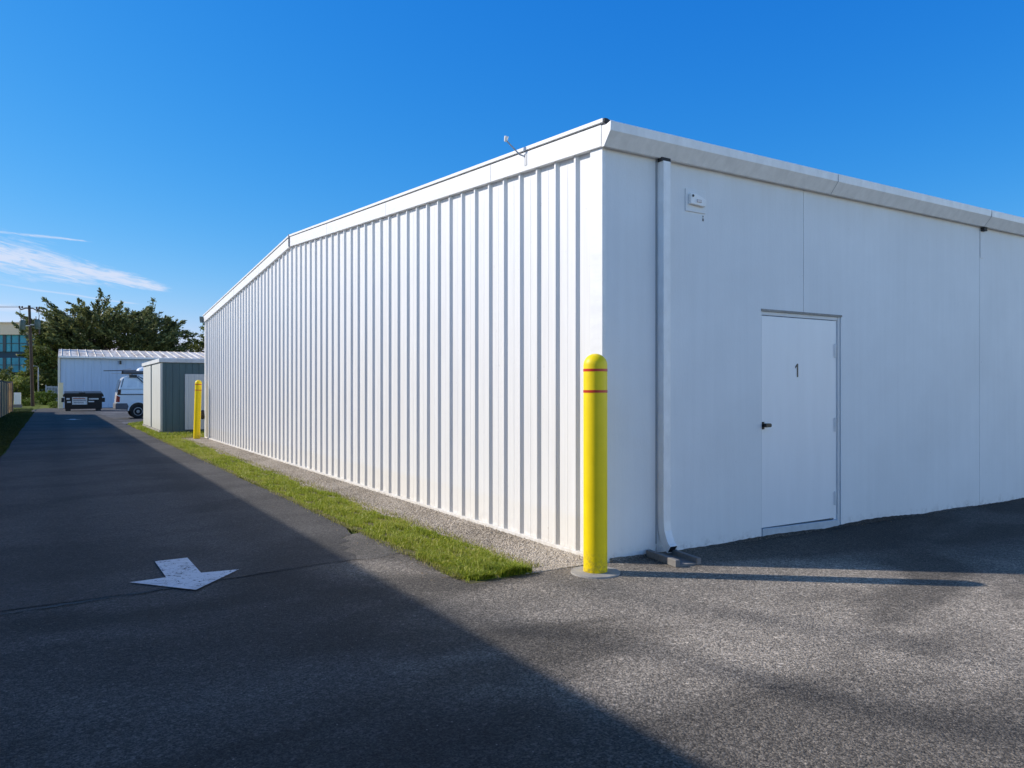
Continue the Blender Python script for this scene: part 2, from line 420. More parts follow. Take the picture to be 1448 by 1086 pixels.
# broken aggregate in the bitten-off corner and the crack that crosses the lane mouth
m = MB(); pts = [(2.30, 6.42), (2.42, 6.36), (2.72, 6.45), (2.80, 6.9), (2.80, 7.6), (2.66, 7.56), (2.5, 7.4), (2.5, 7.2), (2.34, 7.1), (2.4, 6.92), (2.28, 6.8), (2.34, 6.6)]
m.add([(a, b, .0022) for a, b in pts], [tuple(range(len(pts)))])
struct('broken_asphalt', m, MT['apron2'])
def crack(pts, w0, z):
    m = MB(); fs = []
    P = []
    for (a, b), (c, d) in zip(pts, pts[1:]):
        k = max(2, int(math.hypot(c-a, d-b)/.05))
        for i in range(k): P.append((a+(c-a)*i/k, b+(d-b)*i/k))
    for i, (a, b) in enumerate(P):
        j = random.uniform(-.010, .010); w = w0*random.uniform(.35, 1.2)
        m.v += [(a+j*.3, b-w+j, z), (a+j*.3, b+w+j, z)]
        if i: m.f.append((2*i-2, 2*i, 2*i+1, 2*i-1))
    return m
cr = crack([(-3, 5.75), (-.29, 6.06), (.5, 6.16), (.95, 6.24)], .014, .0085)
o = len(cr.v); c2 = crack([(1.5, 6.32), (1.9, 6.36), (2.34, 6.41), (2.74, 6.47)], .004, .0085); cr.add(c2.v, c2.f)
c2 = crack([(.15, 7.9), (.45, 7.6), (.5, 7.35)], .003, .0085); cr.add(c2.v, c2.f)
struct('road_crack', cr, MT['seal'])
struct('side_pavement', sheet([(2.2, 37.5), (2.95, 36.9), (3.05, 37.4), (3.35, 39.0), (4.2, 40.6), (6, 41.2), (40, 41.2), (40, 71.8), (-.6, 71.8), (-1.3, 66), (-1.1, 59.2), (2.2, 59.2)], .0), MT['lot'])
struct('gravel_bed', sheet([(3.30, 5.17), (4.12, 5.2), (4.12, 25.4), (3.2, 25.2), (3.3, 15)], -.004), MT['gravel'])
def lawn_poly():
    a = [(2.76, 5.15)]
    a += [(3.42 + .03*math.sin(u*1.1), u) for u in np.linspace(5.15, 24, 60)]
    a += [(3.5, 24.6), (5.2, 25.4), (30, 25.6), (30, 41.3), (6, 41.3), (4.2, 40.7), (3.35, 39.1), (2.95, 37.2)]
    a += [(2.755 + random.uniform(-.02, .03) + .02*math.sin(u*2.1), u) for u in np.linspace(36, 5.25, 500)]
    return [(float(q), float(w)) for q, w in a]
struct('lawn', sheet(lawn_poly(), .0015), MT['soil'])

def blades(name, area, n, h, w, mat, z=.0, hfun=None, lean=.6):
    """area(n) -> x, y arrays"""
    x, y = area(n); n = len(x)
    H = h*(.45+.75*rng.random(n)); 
    if hfun is not None: H = H*hfun(x, y)
    a = rng.random(n)*2*np.pi; la = rng.random(n)*2*np.pi; L = H*lean*(.2+rng.random(n))
    wx, wy = np.cos(a)*w, np.sin(a)*w; lx, ly = np.cos(la)*L, np.sin(la)*L
    z0 = np.full(n, z)
    v = np.stack([np.stack([x-wx, y-wy, z0], 1), np.stack([x+wx, y+wy, z0], 1),
                  np.stack([x+lx*.3-wx*.75, y+ly*.3-wy*.75, z0+H*.6], 1), np.stack([x+lx*.3+wx*.75, y+ly*.3+wy*.75, z0+H*.6], 1),
                  np.stack([x+lx, y+ly, z0+H*(1.02-.25*lean)], 1)], 1).reshape(-1, 3)
    b = np.arange(n)[:, None]*5
    t = np.concatenate([b+[0, 1, 3], b+[0, 3, 2], b+[2, 3, 4]], 1).reshape(-1, 3)
    return tris_object(name, v, t, mat)
def strip_area(n):
    # denser close to the camera
    u = 5.2 + (rng.random(n)**1.9)*31.5; x = 2.80 + rng.random(n)*.60
    x = x + (.035*np.sin(u*3.1)+.02*np.sin(u*11))*(x < 3) + (.05*np.sin(u*1.9+1)+.03*np.sin(u*7.3))*(x > 3.2) + rng.normal(size=n)*.018
    clump = np.sin(u*7+x*9)*np.sin(u*2.3-x*17)
    k = (clump > -.45+.5*rng.random(n)-.3) & ~((u < 5.32) & (x > 3.35))
    return x[k], u[k]
g1 = blades('grass', strip_area, 100000, .078, .0038, MT['grass'], 0, lambda x, y: (.42+.5*np.sin(y*2.7+x*6)**2*np.cos(y*1.3-x*4)**2+.45*rng.random(len(x))**4+.3*np.exp(-(y-5.2)/1.2))*np.clip(1.15-((x-3.08)/.36)**2*.6, .35, 1), .85)
tag(g1, kind='stuff')
def stray_area(n):
    u = 5.32 + (rng.random(n)**1.3)*22; side = rng.random(n) < .5
    x = np.where(side, 2.78 - np.abs(rng.normal(size=n))*.035, 3.42 + np.abs(rng.normal(size=n))*.07)
    return x, u
tag(blades("grass", stray_area, 5000, .045, .0032, island('dry_grass_blades', [(.10, .12, .02), (.30, .30, .06), (.55, .46, .24)], .7, .3), .004, None, 1.3), kind='stuff')
def shed_area(n):
    u = 25 + rng.random(n)*16; x = 2.8 + rng.random(n)*3.5; k = ~((x > 3.12) & (u > 28.1)) & ~((u < 25.3) & (x > 3.4)) & (u < 36.8+(x-2.9)*3)
    k = k | ((u > 34) & (u < 40.6) & (x > 3.0+(u-36.8).clip(0)/3))
    return x[k], u[k]
tag(blades('grass', shed_area, 26000, .10, .008, MT['grass']), kind='stuff')
def left_area(n):
    u = 18 + rng.random(n)**1.2*52; x = -.98 - rng.random(n)**1.2*(1.3+(u > 60)*3); k = ~((u > 59) & (x > -1.2)); return x[k], u[k]
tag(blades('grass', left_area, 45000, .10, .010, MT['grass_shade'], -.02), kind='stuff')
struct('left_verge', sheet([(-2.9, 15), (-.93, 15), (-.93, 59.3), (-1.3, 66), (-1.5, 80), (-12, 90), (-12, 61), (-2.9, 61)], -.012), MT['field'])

# loose stones
def stones(n):
    u = 5.2 + rng.random(n)**1.7*20; x = 3.30 + rng.random(n)*.80; k = ~((x < 3.42) & (rng.random(n) < .6)); x, u = x[k], u[k]
    n = len(x); s = .004 + .009*rng.random(n)**2.4 + u*.00012
    base = np.array([(1,0,0),(0,1,0),(-1,0,0),(0,-1,0),(0,0,.75),(.1,.1,-.6)], float)
    P = base[None]*s[:, None, None]*(.75+.6*rng.random((n, 6, 1)))
    a = rng.random(n)*6.28; c, q = np.cos(a), np.sin(a)
    X = P[..., 0]*c[:, None]-P[..., 1]*q[:, None]; Y = P[..., 0]*q[:, None]+P[..., 1]*c[:, None]
    v = np.stack([X+x[:, None], Y+u[:, None], P[..., 2]+s[:, None]*.25-.002], 2).reshape(-1, 3)
    f = np.array([(0,1,4),(1,2,4),(2,3,4),(3,0,4),(1,0,5),(2,1,5),(3,2,5),(0,3,5)])
    t = (f[None]+np.arange(n)[:, None, None]*6).reshape(-1, 3)
    return tris_object('gravel_stones', v, t, MT['stone'])
tag(stones(60000), kind='stuff')

# fallen leaf litter and grit along the edges
def litter(n):
    k = n//3
    u1 = 5.3 + rng.random(k)**1.5*16; x1 = 2.72 - np.abs(rng.normal(size=k))*.16
    x2 = 4.3 + rng.random(k)*9; u2 = 5.15 - np.abs(rng.normal(size=k))*.05
    u3 = 5.3 + rng.random(n-2*k)*18; x3 = 4.08 - np.abs(rng.normal(size=n-2*k))*.10
    x = np.concatenate([x1, x2, x3]); u = np.concatenate([u1, u2, u3]); n = len(x)
    s = .004 + .010*rng.random(n)**2; a = rng.random(n)*6.28
    c, q = np.cos(a)*s, np.sin(a)*s; z = np.full(n, .009)+rng.random(n)*.006
    v = np.stack([np.stack([x-c, u-q, z], 1), np.stack([x+q*.5, u-c*.5, z+s*.4], 1), np.stack([x+c, u+q, z+s*.2], 1), np.stack([x-q*.5, u+c*.5, z], 1)], 1).reshape(-1, 3)
    b = np.arange(n)[:, None]*4
    return tris_object('leaf_litter', v, np.concatenate([b+[0, 1, 2], b+[0, 2, 3]], 1).reshape(-1, 3), island('dry_leaf_litter', [(.05, .035, .02), (.20, .13, .06), (.38, .30, .16)], .9))
tag(litter(700), kind='stuff')

# painted arrows
A = [(.764, 7.213), (.776, 6.551), (.514, 6.529), (.916, 6.027), (1.327, 6.528), (1.038, 6.569), (1.028, 7.220)]
m = MB(); m.add([(a, b, .0115) for a, b in A], [tuple(range(7))])
tag(m.build('painted_arrow', MT['arrow']), 'white painted arrow on the shaded lane, close to the camera', 'road marking', 'arrows painted on the lane')
m = MB(); m.add([(a*1., b+37.2, .0115) for a, b in A], [tuple(range(7))])
tag(m.build('painted_arrow', MT['arrow']), 'faint white marking far down the lane, before the black dumpster', 'road marking', 'arrows painted on the lane')

# ------------------------------------------------------------------ warehouse
WX, WY, LEN, DEP = 4.11, 5.19, 30., 19.94
wh = thing('warehouse', (WX, WY, 0), 'big white warehouse with ribbed gable wall and door 1 on its plain shaded front', 'warehouse')
def rl(y): return 3.60 + (.75*(1-abs(y-DEP/2)/(DEP/2)))          # underside of the rake trim
def ribbed(y0, y1, first, pitch, topf, x=0, hgt=.032, sgn=-1, z0=-.03, hb=.036, ht=.013, bead=True):
    ys = [(y0, 0)]
    y = first
    while y < y1-.05:
        ys += [(y-hb, 0), (y-ht, hgt), (y+ht, hgt), (y+hb, 0)]
        if bead and y+pitch < y1:
            for q in (.5,): ys += [(y+q*pitch-.010, 0), (y+q*pitch-.004, .0028), (y+q*pitch+.004, .0028), (y+q*pitch+.010, 0)]
        y += pitch
    ys.append((y1, 0))
    m = MB()
    for i, (yy, h) in enumerate(ys):
        m.v += [(x+sgn*h, yy, z0), (x+sgn*h, yy, topf(yy))]
        if i: m.f.append((2*i-2, 2*i, 2*i+1, 2*i-1))
    return m
o = ribbed(.02, DEP-.02, .405, .3195, lambda y: rl(y)+.12).build('side_wall', MT['siding'], wh)
# foot trim and corner flashings
m = MB()
m.box(-.044, -.003, .20, DEP-.16, -.03, .035)
m.build('base_trim', MT['siding'], wh, bevel=.003)
m = MB(); m.prism([(-.036, -.004), (-.036, .17), (0, .17), (0, -.004)], -.03, 3.66, 'z'); m.build('corner_trim', MT['trim'], wh, bevel=.003)
m = MB(); m.prism([(-.036, DEP-.15), (-.036, DEP+.004), (0, DEP+.004), (0, DEP-.15)], -.03, 3.66, 'z'); m.build('corner_trim', MT['trim'], wh, bevel=.003)
# front wall: panels with open joints over a dark backing
dx0, dx1, dz1 = 1.985, 3.262, 2.292
joints = [0.0, .585, 2.633, 6.107, 9.6, 13.0, 16.5, 20.0, 23.5, 27, LEN]
m = MB()
for a, b in zip(joints, joints[1:]):
    a += .0035 if a else .001; b -= .0035
    if a < dx0 < b: m.prism([(a, -.03), (dx0, -.03), (dx0, dz1), (b, dz1), (b, 3.70), (a, 3.70)], -.001, .04, 'y')
    elif a < dx1 < b: m.prism([(a, dz1), (dx1, dz1), (dx1, -.03), (b, -.03), (b, 3.70), (a, 3.70)], -.001, .04, 'y')
    else: m.box(a, b, -.001, .04, -.03, 3.70)
m.build('front_wall', MT['wall'], wh)
m = MB(); m.box(.02, dx0-.04, .043, .07, -.03, 3.7); m.box(dx1+.04, LEN-.02, .043, .07, -.03, 3.7); m.box(dx0-.038, dx1+.038, .043, .07, dz1+.04, 3.7)
m.build('joint_backing', MT['joint'], wh)
m = MB(); m.box(LEN-.02, LEN+.02, .08, DEP, -.03, 3.7); m.box(0.02, LEN-.03, DEP-.03, DEP-.001, -.03, 3.7); m.prism([(.05, 3.7), (DEP-.05, 3.7), (DEP/2, 4.42)], LEN-.02, LEN+.018, 'x')
m.build('rear_wall', MT['wall'], wh)
# roof
RP = [(-.10, 3.735), (DEP/2, 4.49), (DEP+.10, 3.735), (DEP+.10, 3.700), (DEP/2, 4.455), (-.10, 3.700)]
m = MB(); m.prism(RP, -.02, LEN+.15, 'x')
for k in range(50):
    xx = .25+k*.61
    if xx > LEN: break
    for s_ in (0, 1):
        p0 = Vector((xx, -.1 if s_ == 0 else DEP+.1, 3.737)); p1 = Vector((xx, DEP/2, 4.492))
        m.add([p0+Vector((-.02, 0, 0)), p0+Vector((.02, 0, 0)), p1+Vector((.02, 0, 0)), p1+Vector((-.02, 0, 0)), p0+Vector((0, 0, .03)), p1+Vector((0, 0, .03))], [(0, 3, 5, 4), (1, 4, 5, 2), (0, 4, 1)])
m.build('roof', MT['roof'], wh)
# rake trim on the gable side: flat band with a rolled cap above it
def rake(name, off, zt0, zt1, x0, x1, mat, start=-.09):
    for k, (a, b) in enumerate(((start, DEP/2-.004), (DEP/2+.004, DEP+.09))):
        m = MB(); za, zb = rl(a), rl(b)
        if k == 0: za = 3.60 + .75*start/(DEP/2); zb = 4.35
        else: za = 4.35; zb = 3.60 - .75*.09/(DEP/2)
        m.add([(x, y, z+q) for x in (x0, x1) for y, z, q in ((a, za, zt0), (b, zb, zt0), (b, zb, zt1), (a, za, zt1))],
              [(0, 1, 2, 3), (7, 6, 5, 4), (0, 4, 5, 1), (1, 5, 6, 2), (2, 6, 7, 3), (3, 7, 4, 0)])
        m.build(name, mat, wh, bevel=.004)
rake('rake_fascia', 0, 0, .187, -.062, -.002, MT['trim'], -.018)
rake('rake_cap', 0, .199, .234, -.078, .06, MT['trim'], -.06)
rake('rake_gap', 0, .188, .198, -.05, .04, MT['joint'], -.018)
for y in (1.9, 4.9, 7.6, 12.6, 15.4):
    z = rl(y); m = MB(); m.box(-.0635, -.0621, y-.002, y+.002, z+.005, z+.184); m.build('fascia_joint', MT['joint'], wh)
m = MB(); m.box(-.091, -.001, DEP/2-.0035, DEP/2+.0035, 4.345, 4.592); m.build('fascia_joint', MT['joint'], wh)
# gutter along the front eave
GP = [(-.001, 3.60), (-.060, 3.592), (-.148, 3.705), (-.152, 3.782), (-.140, 3.790), (-.132, 3.782), (-.130, 3.715), (-.058, 3.615), (-.012, 3.62), (-.012, 3.76), (-.001, 3.76)]
m = MB(); m.prism(GP, -.050, LEN+.1, 'x'); gt = m.build('gutter', MT['gutter'], wh, bevel=.002)
m = MB(); m.prism([(-.030, 3.592), (-.061, 3.589), (-.151, 3.704), (-.155, 3.783), (-.09, 3.768), (-.030, 3.775)], -.064, -.0505, 'x'); m.build('end_cap', MT['trim'], gt, bevel=.002)
for x_ in (3.0, 6.1, 9.2, 12.3, 18, 24):
    m = MB(); m.add([(x_, -.0622, 3.5905), (x_+.006, -.0622, 3.5905), (x_+.006, -.1505, 3.704), (x_, -.1505, 3.704)], [(0, 1, 2, 3)]); m.box(x_, x_+.006, -.1535, -.1500, 3.700, 3.78)
    m.build('seam', MT['joint'], gt)
m = MB(); m.prism([(-.074, 3.794), (-.074, 3.824), (-.04, 3.826), (.015, 3.80), (.015, 3.785), (-.04, 3.785)], -.082, -.062, 'y'); m.build('rake_end', MT['dark'], wh)
GPb = [(DEP-y_, z_) for y_, z_ in GP]
m = MB(); m.prism(GPb, -.16, LEN+.1, 'x'); m.build('gutter', MT['equip'], wh, label='dark rear gutter end')
# downspouts
def spout(x0, x1, mat=MT['gutter'], par=wh):
    W_ = x1-x0; m = MB()
    path = [(-.046, 3.564, .04), (-.046, .36, .04), (-.048, .30, .04), (-.058, .22, .04), (-.082, .15, .042), (-.115, .095, .04), (-.155, .068, .038)]
    pts = []
    for i, (y_, z_, h) in enumerate(path):
        a = path[max(0, i-1)]; b = path[min(len(path)-1, i+1)]
        d = Vector((b[0]-a[0], b[1]-a[1])).normalized(); nrm = Vector((-d[1], d[0]))
        pts.append([(x0, y_+nrm[0]*h, z_+nrm[1]*h), (x1, y_+nrm[0]*h, z_+nrm[1]*h), (x1, y_-nrm[0]*h, z_-nrm[1]*h), (x0, y_-nrm[0]*h, z_-nrm[1]*h)])
    for i, q in enumerate(pts):
        m.v += q
        if i:
            b = 4*i
            for k in range(4): m.f.append((b-4+k, b-4+(k+1) % 4, b+(k+1) % 4, b+k))
    m.f.append((0, 1, 2, 3))
    o = m.build('downspout', mat, par)
    e = pts[-1]; c = sum((Vector(p) for p in e), Vector())/4
    md = MB(); md.add([c+(Vector(p)-c)*.93+Vector((0, .004, .002)) for p in e], [(0, 1, 2, 3)]); md.build('outlet', MT['black'], o)
    for zs in (2.2, .62): mm = MB(); mm.box(x0-.004, x1+.004, -.0885, -.002, zs, zs+.02); mm.build('strap', mat, o)
    mm = MB(); mm.box(x0-.012, x1+.012, -.075, -.02, 3.565, 3.598); mm.build('spout_shade', MT['dark'], o)  # dark box added for the shade under the gutter
    return o
spout(.597, .680)
m = MB(); m.box(.577, .586, -.006, -.0015, .1, 3.58); m.build('joint_backing', MT['joint'], wh)
m = MB(); m.box(6.13, 6.20, -.05, -.002, 3.545, 3.59); m.build('gutter_outlet', MT['dark'], gt)
m = MB(); m.box(6.118, 6.19, -.008, -.0015, 3.2, 3.54); m.build('patch_strip', MT['wall'], wh)
# rear corner pipe and fitting
m = MB(); m.box(-.03, -.001, DEP+.02, DEP+.06, .05, 1.7); m.build('corner_pipe', MT['galv'], wh)
mt = MB(); mt.lathe([(.02, 0), (.13, .01), (.15, .06), (.13, .12), (.03, .14)], 14, Matrix.Translation((-.005, DEP+.14, .72)) @ Matrix.Rotation(R(-90), 4, 'Y')); mt.build('hose_reel', MT['black'], wh, smooth=True)
# rake sensor
m = MB(); m.tube([(-.06, 1.20, 3.83), (-.10, 1.25, 3.86), (-.22, 1.30, 3.99)], .007, 8); so = m.build('sensor_arm', MT['galv'], wh, smooth=True)
m = MB(); m.lathe([(.004, -.028), (.014, -.024), (.019, .0), (.021, .026), (.004, .03)], 14, Matrix.Translation((-.225, 1.305, 4.01)) @ Matrix.Rotation(R(25), 4, 'X')); m.build('sensor_head', MT['trim'], so, smooth=True)
m = MB(); m.box(-.066, -.0625, 1.17, 1.215, 3.74, 3.86); m.build('bracket', MT['galv'], so)
m = MB(); m.box(.32, .40, -.02, .06, 3.775, 3.815); m.box(.42, 1.0, .0, .012, 3.80, 3.812); m.build('roof_flashing', MT['trim'], wh)
# door
fr = MB()
fr.box(dx0+.001, dx0+.014, .004, .075, -.02, dz1-.001); fr.box(dx1-.045, dx1-.001, .010, .075, -.02, dz1-.001); fr.box(dx0+.015, dx1-.046, .012, .075, dz1-.038, dz1-.001)
fr.build('door_frame', MT['jamb'], wh, bevel=.003)
m = MB(); m.box(dx0-.004, dx1+.012, -.007, .003, dz1+.001, dz1+.022); m.build('door_head_flashing', MT['concrete'], wh)
m = MB(); m.box(dx0+.015, dx1-.046, .03, .09, dz1-.20, dz1-.04); 
door = MB(); door.box(dx0+.018, dx1-.095, .012, .055, .104, dz1-.044); dr = door.build('door', MT['door'], wh, bevel=.004, label='plain white steel door marked 1')
m = MB(); m.box(dx1-.094, dx1-.046, .022, .075, -.01, dz1-.04); m.build('door_jamb', MT['door'], wh, bevel=.002)
m = MB(); m.box(dx0+.015, dx1-.096, .058, .10, .0, dz1-.04); m.build('door_rebate', MT['dark'], wh)
m = MB(); m.prism([(dx0+.015, -.02), (dx1-.05, -.02), (dx1-.05, .085), (dx0+.015, .098)], -.006, .057, 'y'); m.build('door_sill', MT['sill'], wh, bevel=.004)
for z in (1.92, 1.12, .32):
    m = MB(); m.tube([(dx1-.090, .008, z-.075), (dx1-.090, .008, z+.075)], .011, 10)
    m.box(dx1-.118, dx1-.098, .0085, .0118, z-.07, z+.07); m.box(dx1-.08, dx1-.055, .0175, .0215, z-.07, z+.07); m.build('hinge', MT['trim'], dr)
m = MB(); m.box(dx0+.022, dx0+.052, .002, .0115, 1.10, 1.175); m.tube([(dx0+.045, .004, 1.14), (dx0+.045, -.045, 1.14)], .012, 10)
m.prism([(dx0+.02, 1.122), (dx0+.095, 1.122), (dx0+.104, 1.132), (dx0+.104, 1.150), (dx0+.095, 1.160), (dx0+.02, 1.160)], -.046, -.012, 'y')
m.build('handle', MT['black'], dr, bevel=.003)
# the number on the door
nx = dx0+.53
m = MB(); m.prism([(nx+.030, 1.632), (nx+.048, 1.632), (nx+.048, 1.772), (nx+.034, 1.772), (nx+.004, 1.742), (nx+.004, 1.722), (nx+.030, 1.745)], .0085, .0118, 'y'); m.build('number', MT['black'], dr, label='black numeral 1')
# security light
m = MB(); m.box(.94, 1.20, -.012, -.0015, 3.17, 3.38); sl = m.build('light_plate', MT['wall'], wh, bevel=.003)
m = MB(); m.prism([(.975, 3.235), (1.165, 3.225), (1.175, 3.29), (1.05, 3.335), (.975, 3.335)], -.045, -.0125, 'y'); m.build('light_housing', MT['gutter'], sl, bevel=.006)
m = MB(); m.lathe([(.004, 0), (.012, .001), (.012, .006), (.004, .008)], 14, Matrix.Translation((1.0, -.0455, 3.31)) @ Matrix.Rotation(R(90), 4, 'X')); m.build('sensor_eye', MT['black'], sl)
m = MB(); m.box(1.05, 1.11, -.052, -.0455, 3.255, 3.285); m.build('light_lens', MT['lens'], sl, bevel=.006)
m = MB(); m.box(1.165, 1.18, -.006, -.0015, 3.10, 3.125); m.box(1.168, 1.176, -.006, -.0015, 3.135, 3.15); m.build('cable_clip', MT['concrete_dark'], sl)
# ------------------------------------------------------------------ splash block
sb = thing('splash_block', (4.655, 4.925, 0), 'grey concrete splash block on the asphalt under the white downspout', 'splash block', R(-9))
m = MB(); m.box(-.13, -.085, -.225, .235, .0, .062); m.box(.085, .13, -.225, .235, .0, .062)
m.build('rim', MT['concrete_dark'], sb, bevel=.006)
m = MB(); m.box(-.0845, .0845, -.215, .235, .0, .018); m.build('tray', MT['concrete_dark'], sb)

# ------------------------------------------------------------------ bollards
def bollard(x, y, label):
    t = thing('bollard', (x, y, 0), label, 'bollard', 0, 'yellow bollards at the corners of the warehouse')
    r = .098; prof = [(r, .012), (r, .06), (r, .9), (r, 1.70)]
    for k in range(1, 10):
        a = k*R(90)/9; prof.append((max(r*math.cos(a), .002), 1.70 + .095*math.sin(a)))
    MB().lathe([(r*.96, .004)]+prof, 48).build('post', MT['yellow'], t, smooth=True)
    for z in (1.475, 1.648): MB().lathe([(r-.002, z), (r+.0012, z+.0003), (r+.0012, z+.0217), (r-.002, z+.022)], 48).build('band', MT['red'], t, smooth=True)
    return t
b1 = bollard(3.805, 4.935, 'yellow bollard with two red bands at the near corner of the warehouse')
MB().lathe([(.205, -.01), (.2, .012), (.09, .016)], 40).build('footing', MT['concrete'], b1)
b2 = bollard(3.78, 24.7, 'yellow bollard beside the green shed at the far corner of the warehouse')
b2.rotation_euler = (R(.3), R(1.6), 0)

# ------------------------------------------------------------------ shed behind the warehouse
sh = thing('shed', (3.19, 28.2, 0), 'dark green and cream metal shed with flat pale roof behind the warehouse', 'shed')
def ribx(x0, x1, pitch, z0, z1, y, h=.012):
    m = MB(); xs = [(x0, 0)]; x = x0+.12
    while x < x1-.05: xs += [(x-.014, 0), (x-.008, h), (x+.008, h), (x+.014, 0)]; x += pitch
    xs.append((x1, 0))
    for i, (q, hh) in enumerate(xs):
        m.v += [(q, y-hh, z0), (q, y-hh, z1)]
        if i: m.f.append((2*i-2, 2*i, 2*i+1, 2*i-1))
    return m
ribx(.035, 4.2, .21, .06, 2.42, 0).build('front_wall', MT['shed_green'], sh)
m = MB(); m.box(-.03, .0, .0, 2.58, .12, 2.42); m.build('side_wall', MT['shed_cream'], sh, bevel=.004); m = MB(); m.box(-.03, .0, 2.95, 5.6, .12, 2.42); m.build('side_wall', MT['shed_cream'], sh, bevel=.004)
m = MB(); m.box(.001, 4.2, .004, 5.6, .05, 2.41); m.build('body', MT['shed_green'], sh)
m = MB(); m.box(-.034, .034, -.02, -.0005, .08, 2.42); m.build('corner_trim', MT['shed_cream'], sh)
m = MB(); m.box(-.05, 4.22, -.02, 5.62, -.02, .05); m.box(-.06, -.014, .0, 5.6, .051, .11); m.build('plinth', MT['concrete'], sh)
m = MB(); m.box(-.08, 4.3, -.07, 5.7, 2.43, 2.56); m.build('roof', MT['shed_roof'], sh, bevel=.01)
m = ribx(.74, 2.2, .20, .12, 2.04, -.05, .008); m.box(.74, 2.2, -.0495, -.01, .12, 2.04); m.build('door', MT['shed_grey'], sh)

# ------------------------------------------------------------------ far warehouse
fw = thing('far_warehouse', (.59, 71.85, 0), 'long low white building with streaked metal roof at the end of the lane', 'warehouse', R(-.7))
def ribfar():
    m = MB(); x = 0; xs = [(0, 0)]; x = .45
    while x < 34: xs += [(x-.05, 0), (x-.03, .03), (x+.03, .03), (x+.05, 0)]; x += .62
    xs.append((34, 0))
    for i, (q, hh) in enumerate(xs):
        m.v += [(q, -hh, -.02), (q, -hh, 4.24)]
        if i: m.f.append((2*i-2, 2*i, 2*i+1, 2*i-1))
    return m
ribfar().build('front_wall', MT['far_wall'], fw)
m = MB(); m.prism([(.0, 0), (15.4, 0), (15.4, 4.1), (7.7, 4.98), (.0, 4.1)], -.01, .05, 'x'); m.build('gable_wall', MT['far_trim'], fw)
m = MB(); m.prism([(-.25, 4.22), (7.7, 5.16), (15.7, 4.22), (15.7, 4.14), (7.7, 5.08), (-.25, 4.14)], -.14, 34.2, 'x')
for k in range(55):
    x = .1+k*.62; m.add([(x-.04, -.25, 4.222), (x+.04, -.25, 4.222), (x, -.25, 4.28), (x-.04, 7.7, 5.162), (x+.04, 7.7, 5.162), (x, 7.7, 5.22)], [(0, 3, 5, 2), (1, 2, 5, 4), (0, 2, 1)])
m.build('roof', MT['far_roof'], fw)
m = MB(); m.box(-.1, 34.2, -.36, -.255, 4.10, 4.24); m.build('gutter', MT['gutter'], fw)
m = MB(); m.box(-.16, -.012, -.09, .1, 0, 4.2); m.build('corner_trim', MT['far_trim'], fw)
m = MB(); m.box(4.3, 4.45, -.2, -.04, 3.65, 3.95); m.build('wall_lamp', MT['black'], fw)
pb = thing('corner_post', (.62, 69.8, 0), 'square cream post at the corner of the low white building', 'post')
m = MB(); m.box(-.16, .16, -.16, .16, 0, 2.0); m.build('shaft', MT['cream'], pb, bevel=.02)
m = MB(); m.box(-.18, .18, -.18, .18, 2.001, 2.05); m.build('cap', MT['cream'], pb, bevel=.01)

# ------------------------------------------------------------------ dumpster
du = thing('dumpster', (.72, 61.2, 0), 'black steel dumpster with white signs at the end of the lane', 'dumpster')
m = MB(); m.prism([(-.06, .14), (1.35, .14), (1.55, 1.15), (-.16, 1.15)], .06, 2.34, 'x'); m.build('body', MT['dump'], du, bevel=.01)
m = MB(); m.box(.0, 2.40, -.22, 1.6, 1.151, 1.22); m.box(-.04, .055, -.18, 1.5, 1.0, 1.15); m.box(2.345, 2.44, -.18, 1.5, 1.0, 1.15); m.build('top_rim', MT['dump'], du, bevel=.01)
for a, b in ((.04, 1.18), (1.21, 2.36)):
    m = MB(); m.prism([(-.2, 1.225), (1.55, 1.36), (1.55, 1.39), (-.2, 1.255)], a, b, 'x'); m.build('lid', MT['dump'], du)
m = MB(); m.box(.9, 1.3, -.26, -.21, 1.20, 1.30); m.build('lid_handle', MT['dump'], du)
for a, b in ((-.14, .03), (2.37, 2.54)):
    m = MB(); m.box(a, b, .1, 1.3, .62, .92); m.build('fork_pocket', MT['dump'], du, bevel=.01)
for a, b in ((.1, .42), (1.95, 2.28)):
    m = MB(); m.box(a, b, .0, .3, .0, .139); m.build('foot', MT['dump'], du)
m = MB(); m.box(.5, 1.42, -.16, -.135, .45, .98); sg = m.build('sign', MT['decal'], du)
m = MB(); m.box(.56, 1.30, -.164, -.1605, .84, .92); m.build('sign_line', MT['decal_red'], sg)
m = MB(); m.box(.56, 1.36, -.164, -.1605, .70, .78); m.box(.60, 1.2, -.164, -.1605, .56, .62); m.build('sign_line', MT['decal_grey'], sg)
for a, b, c, d in ((.16, .36, .80, .92), (.20, .42, .58, .70), (1.52, 2.12, .80, .90), (1.50, 1.85, .62, .70)):
    m = MB(); m.box(a, b, -.158, -.13, c, d); m.build('sticker', MT['decal'], du)

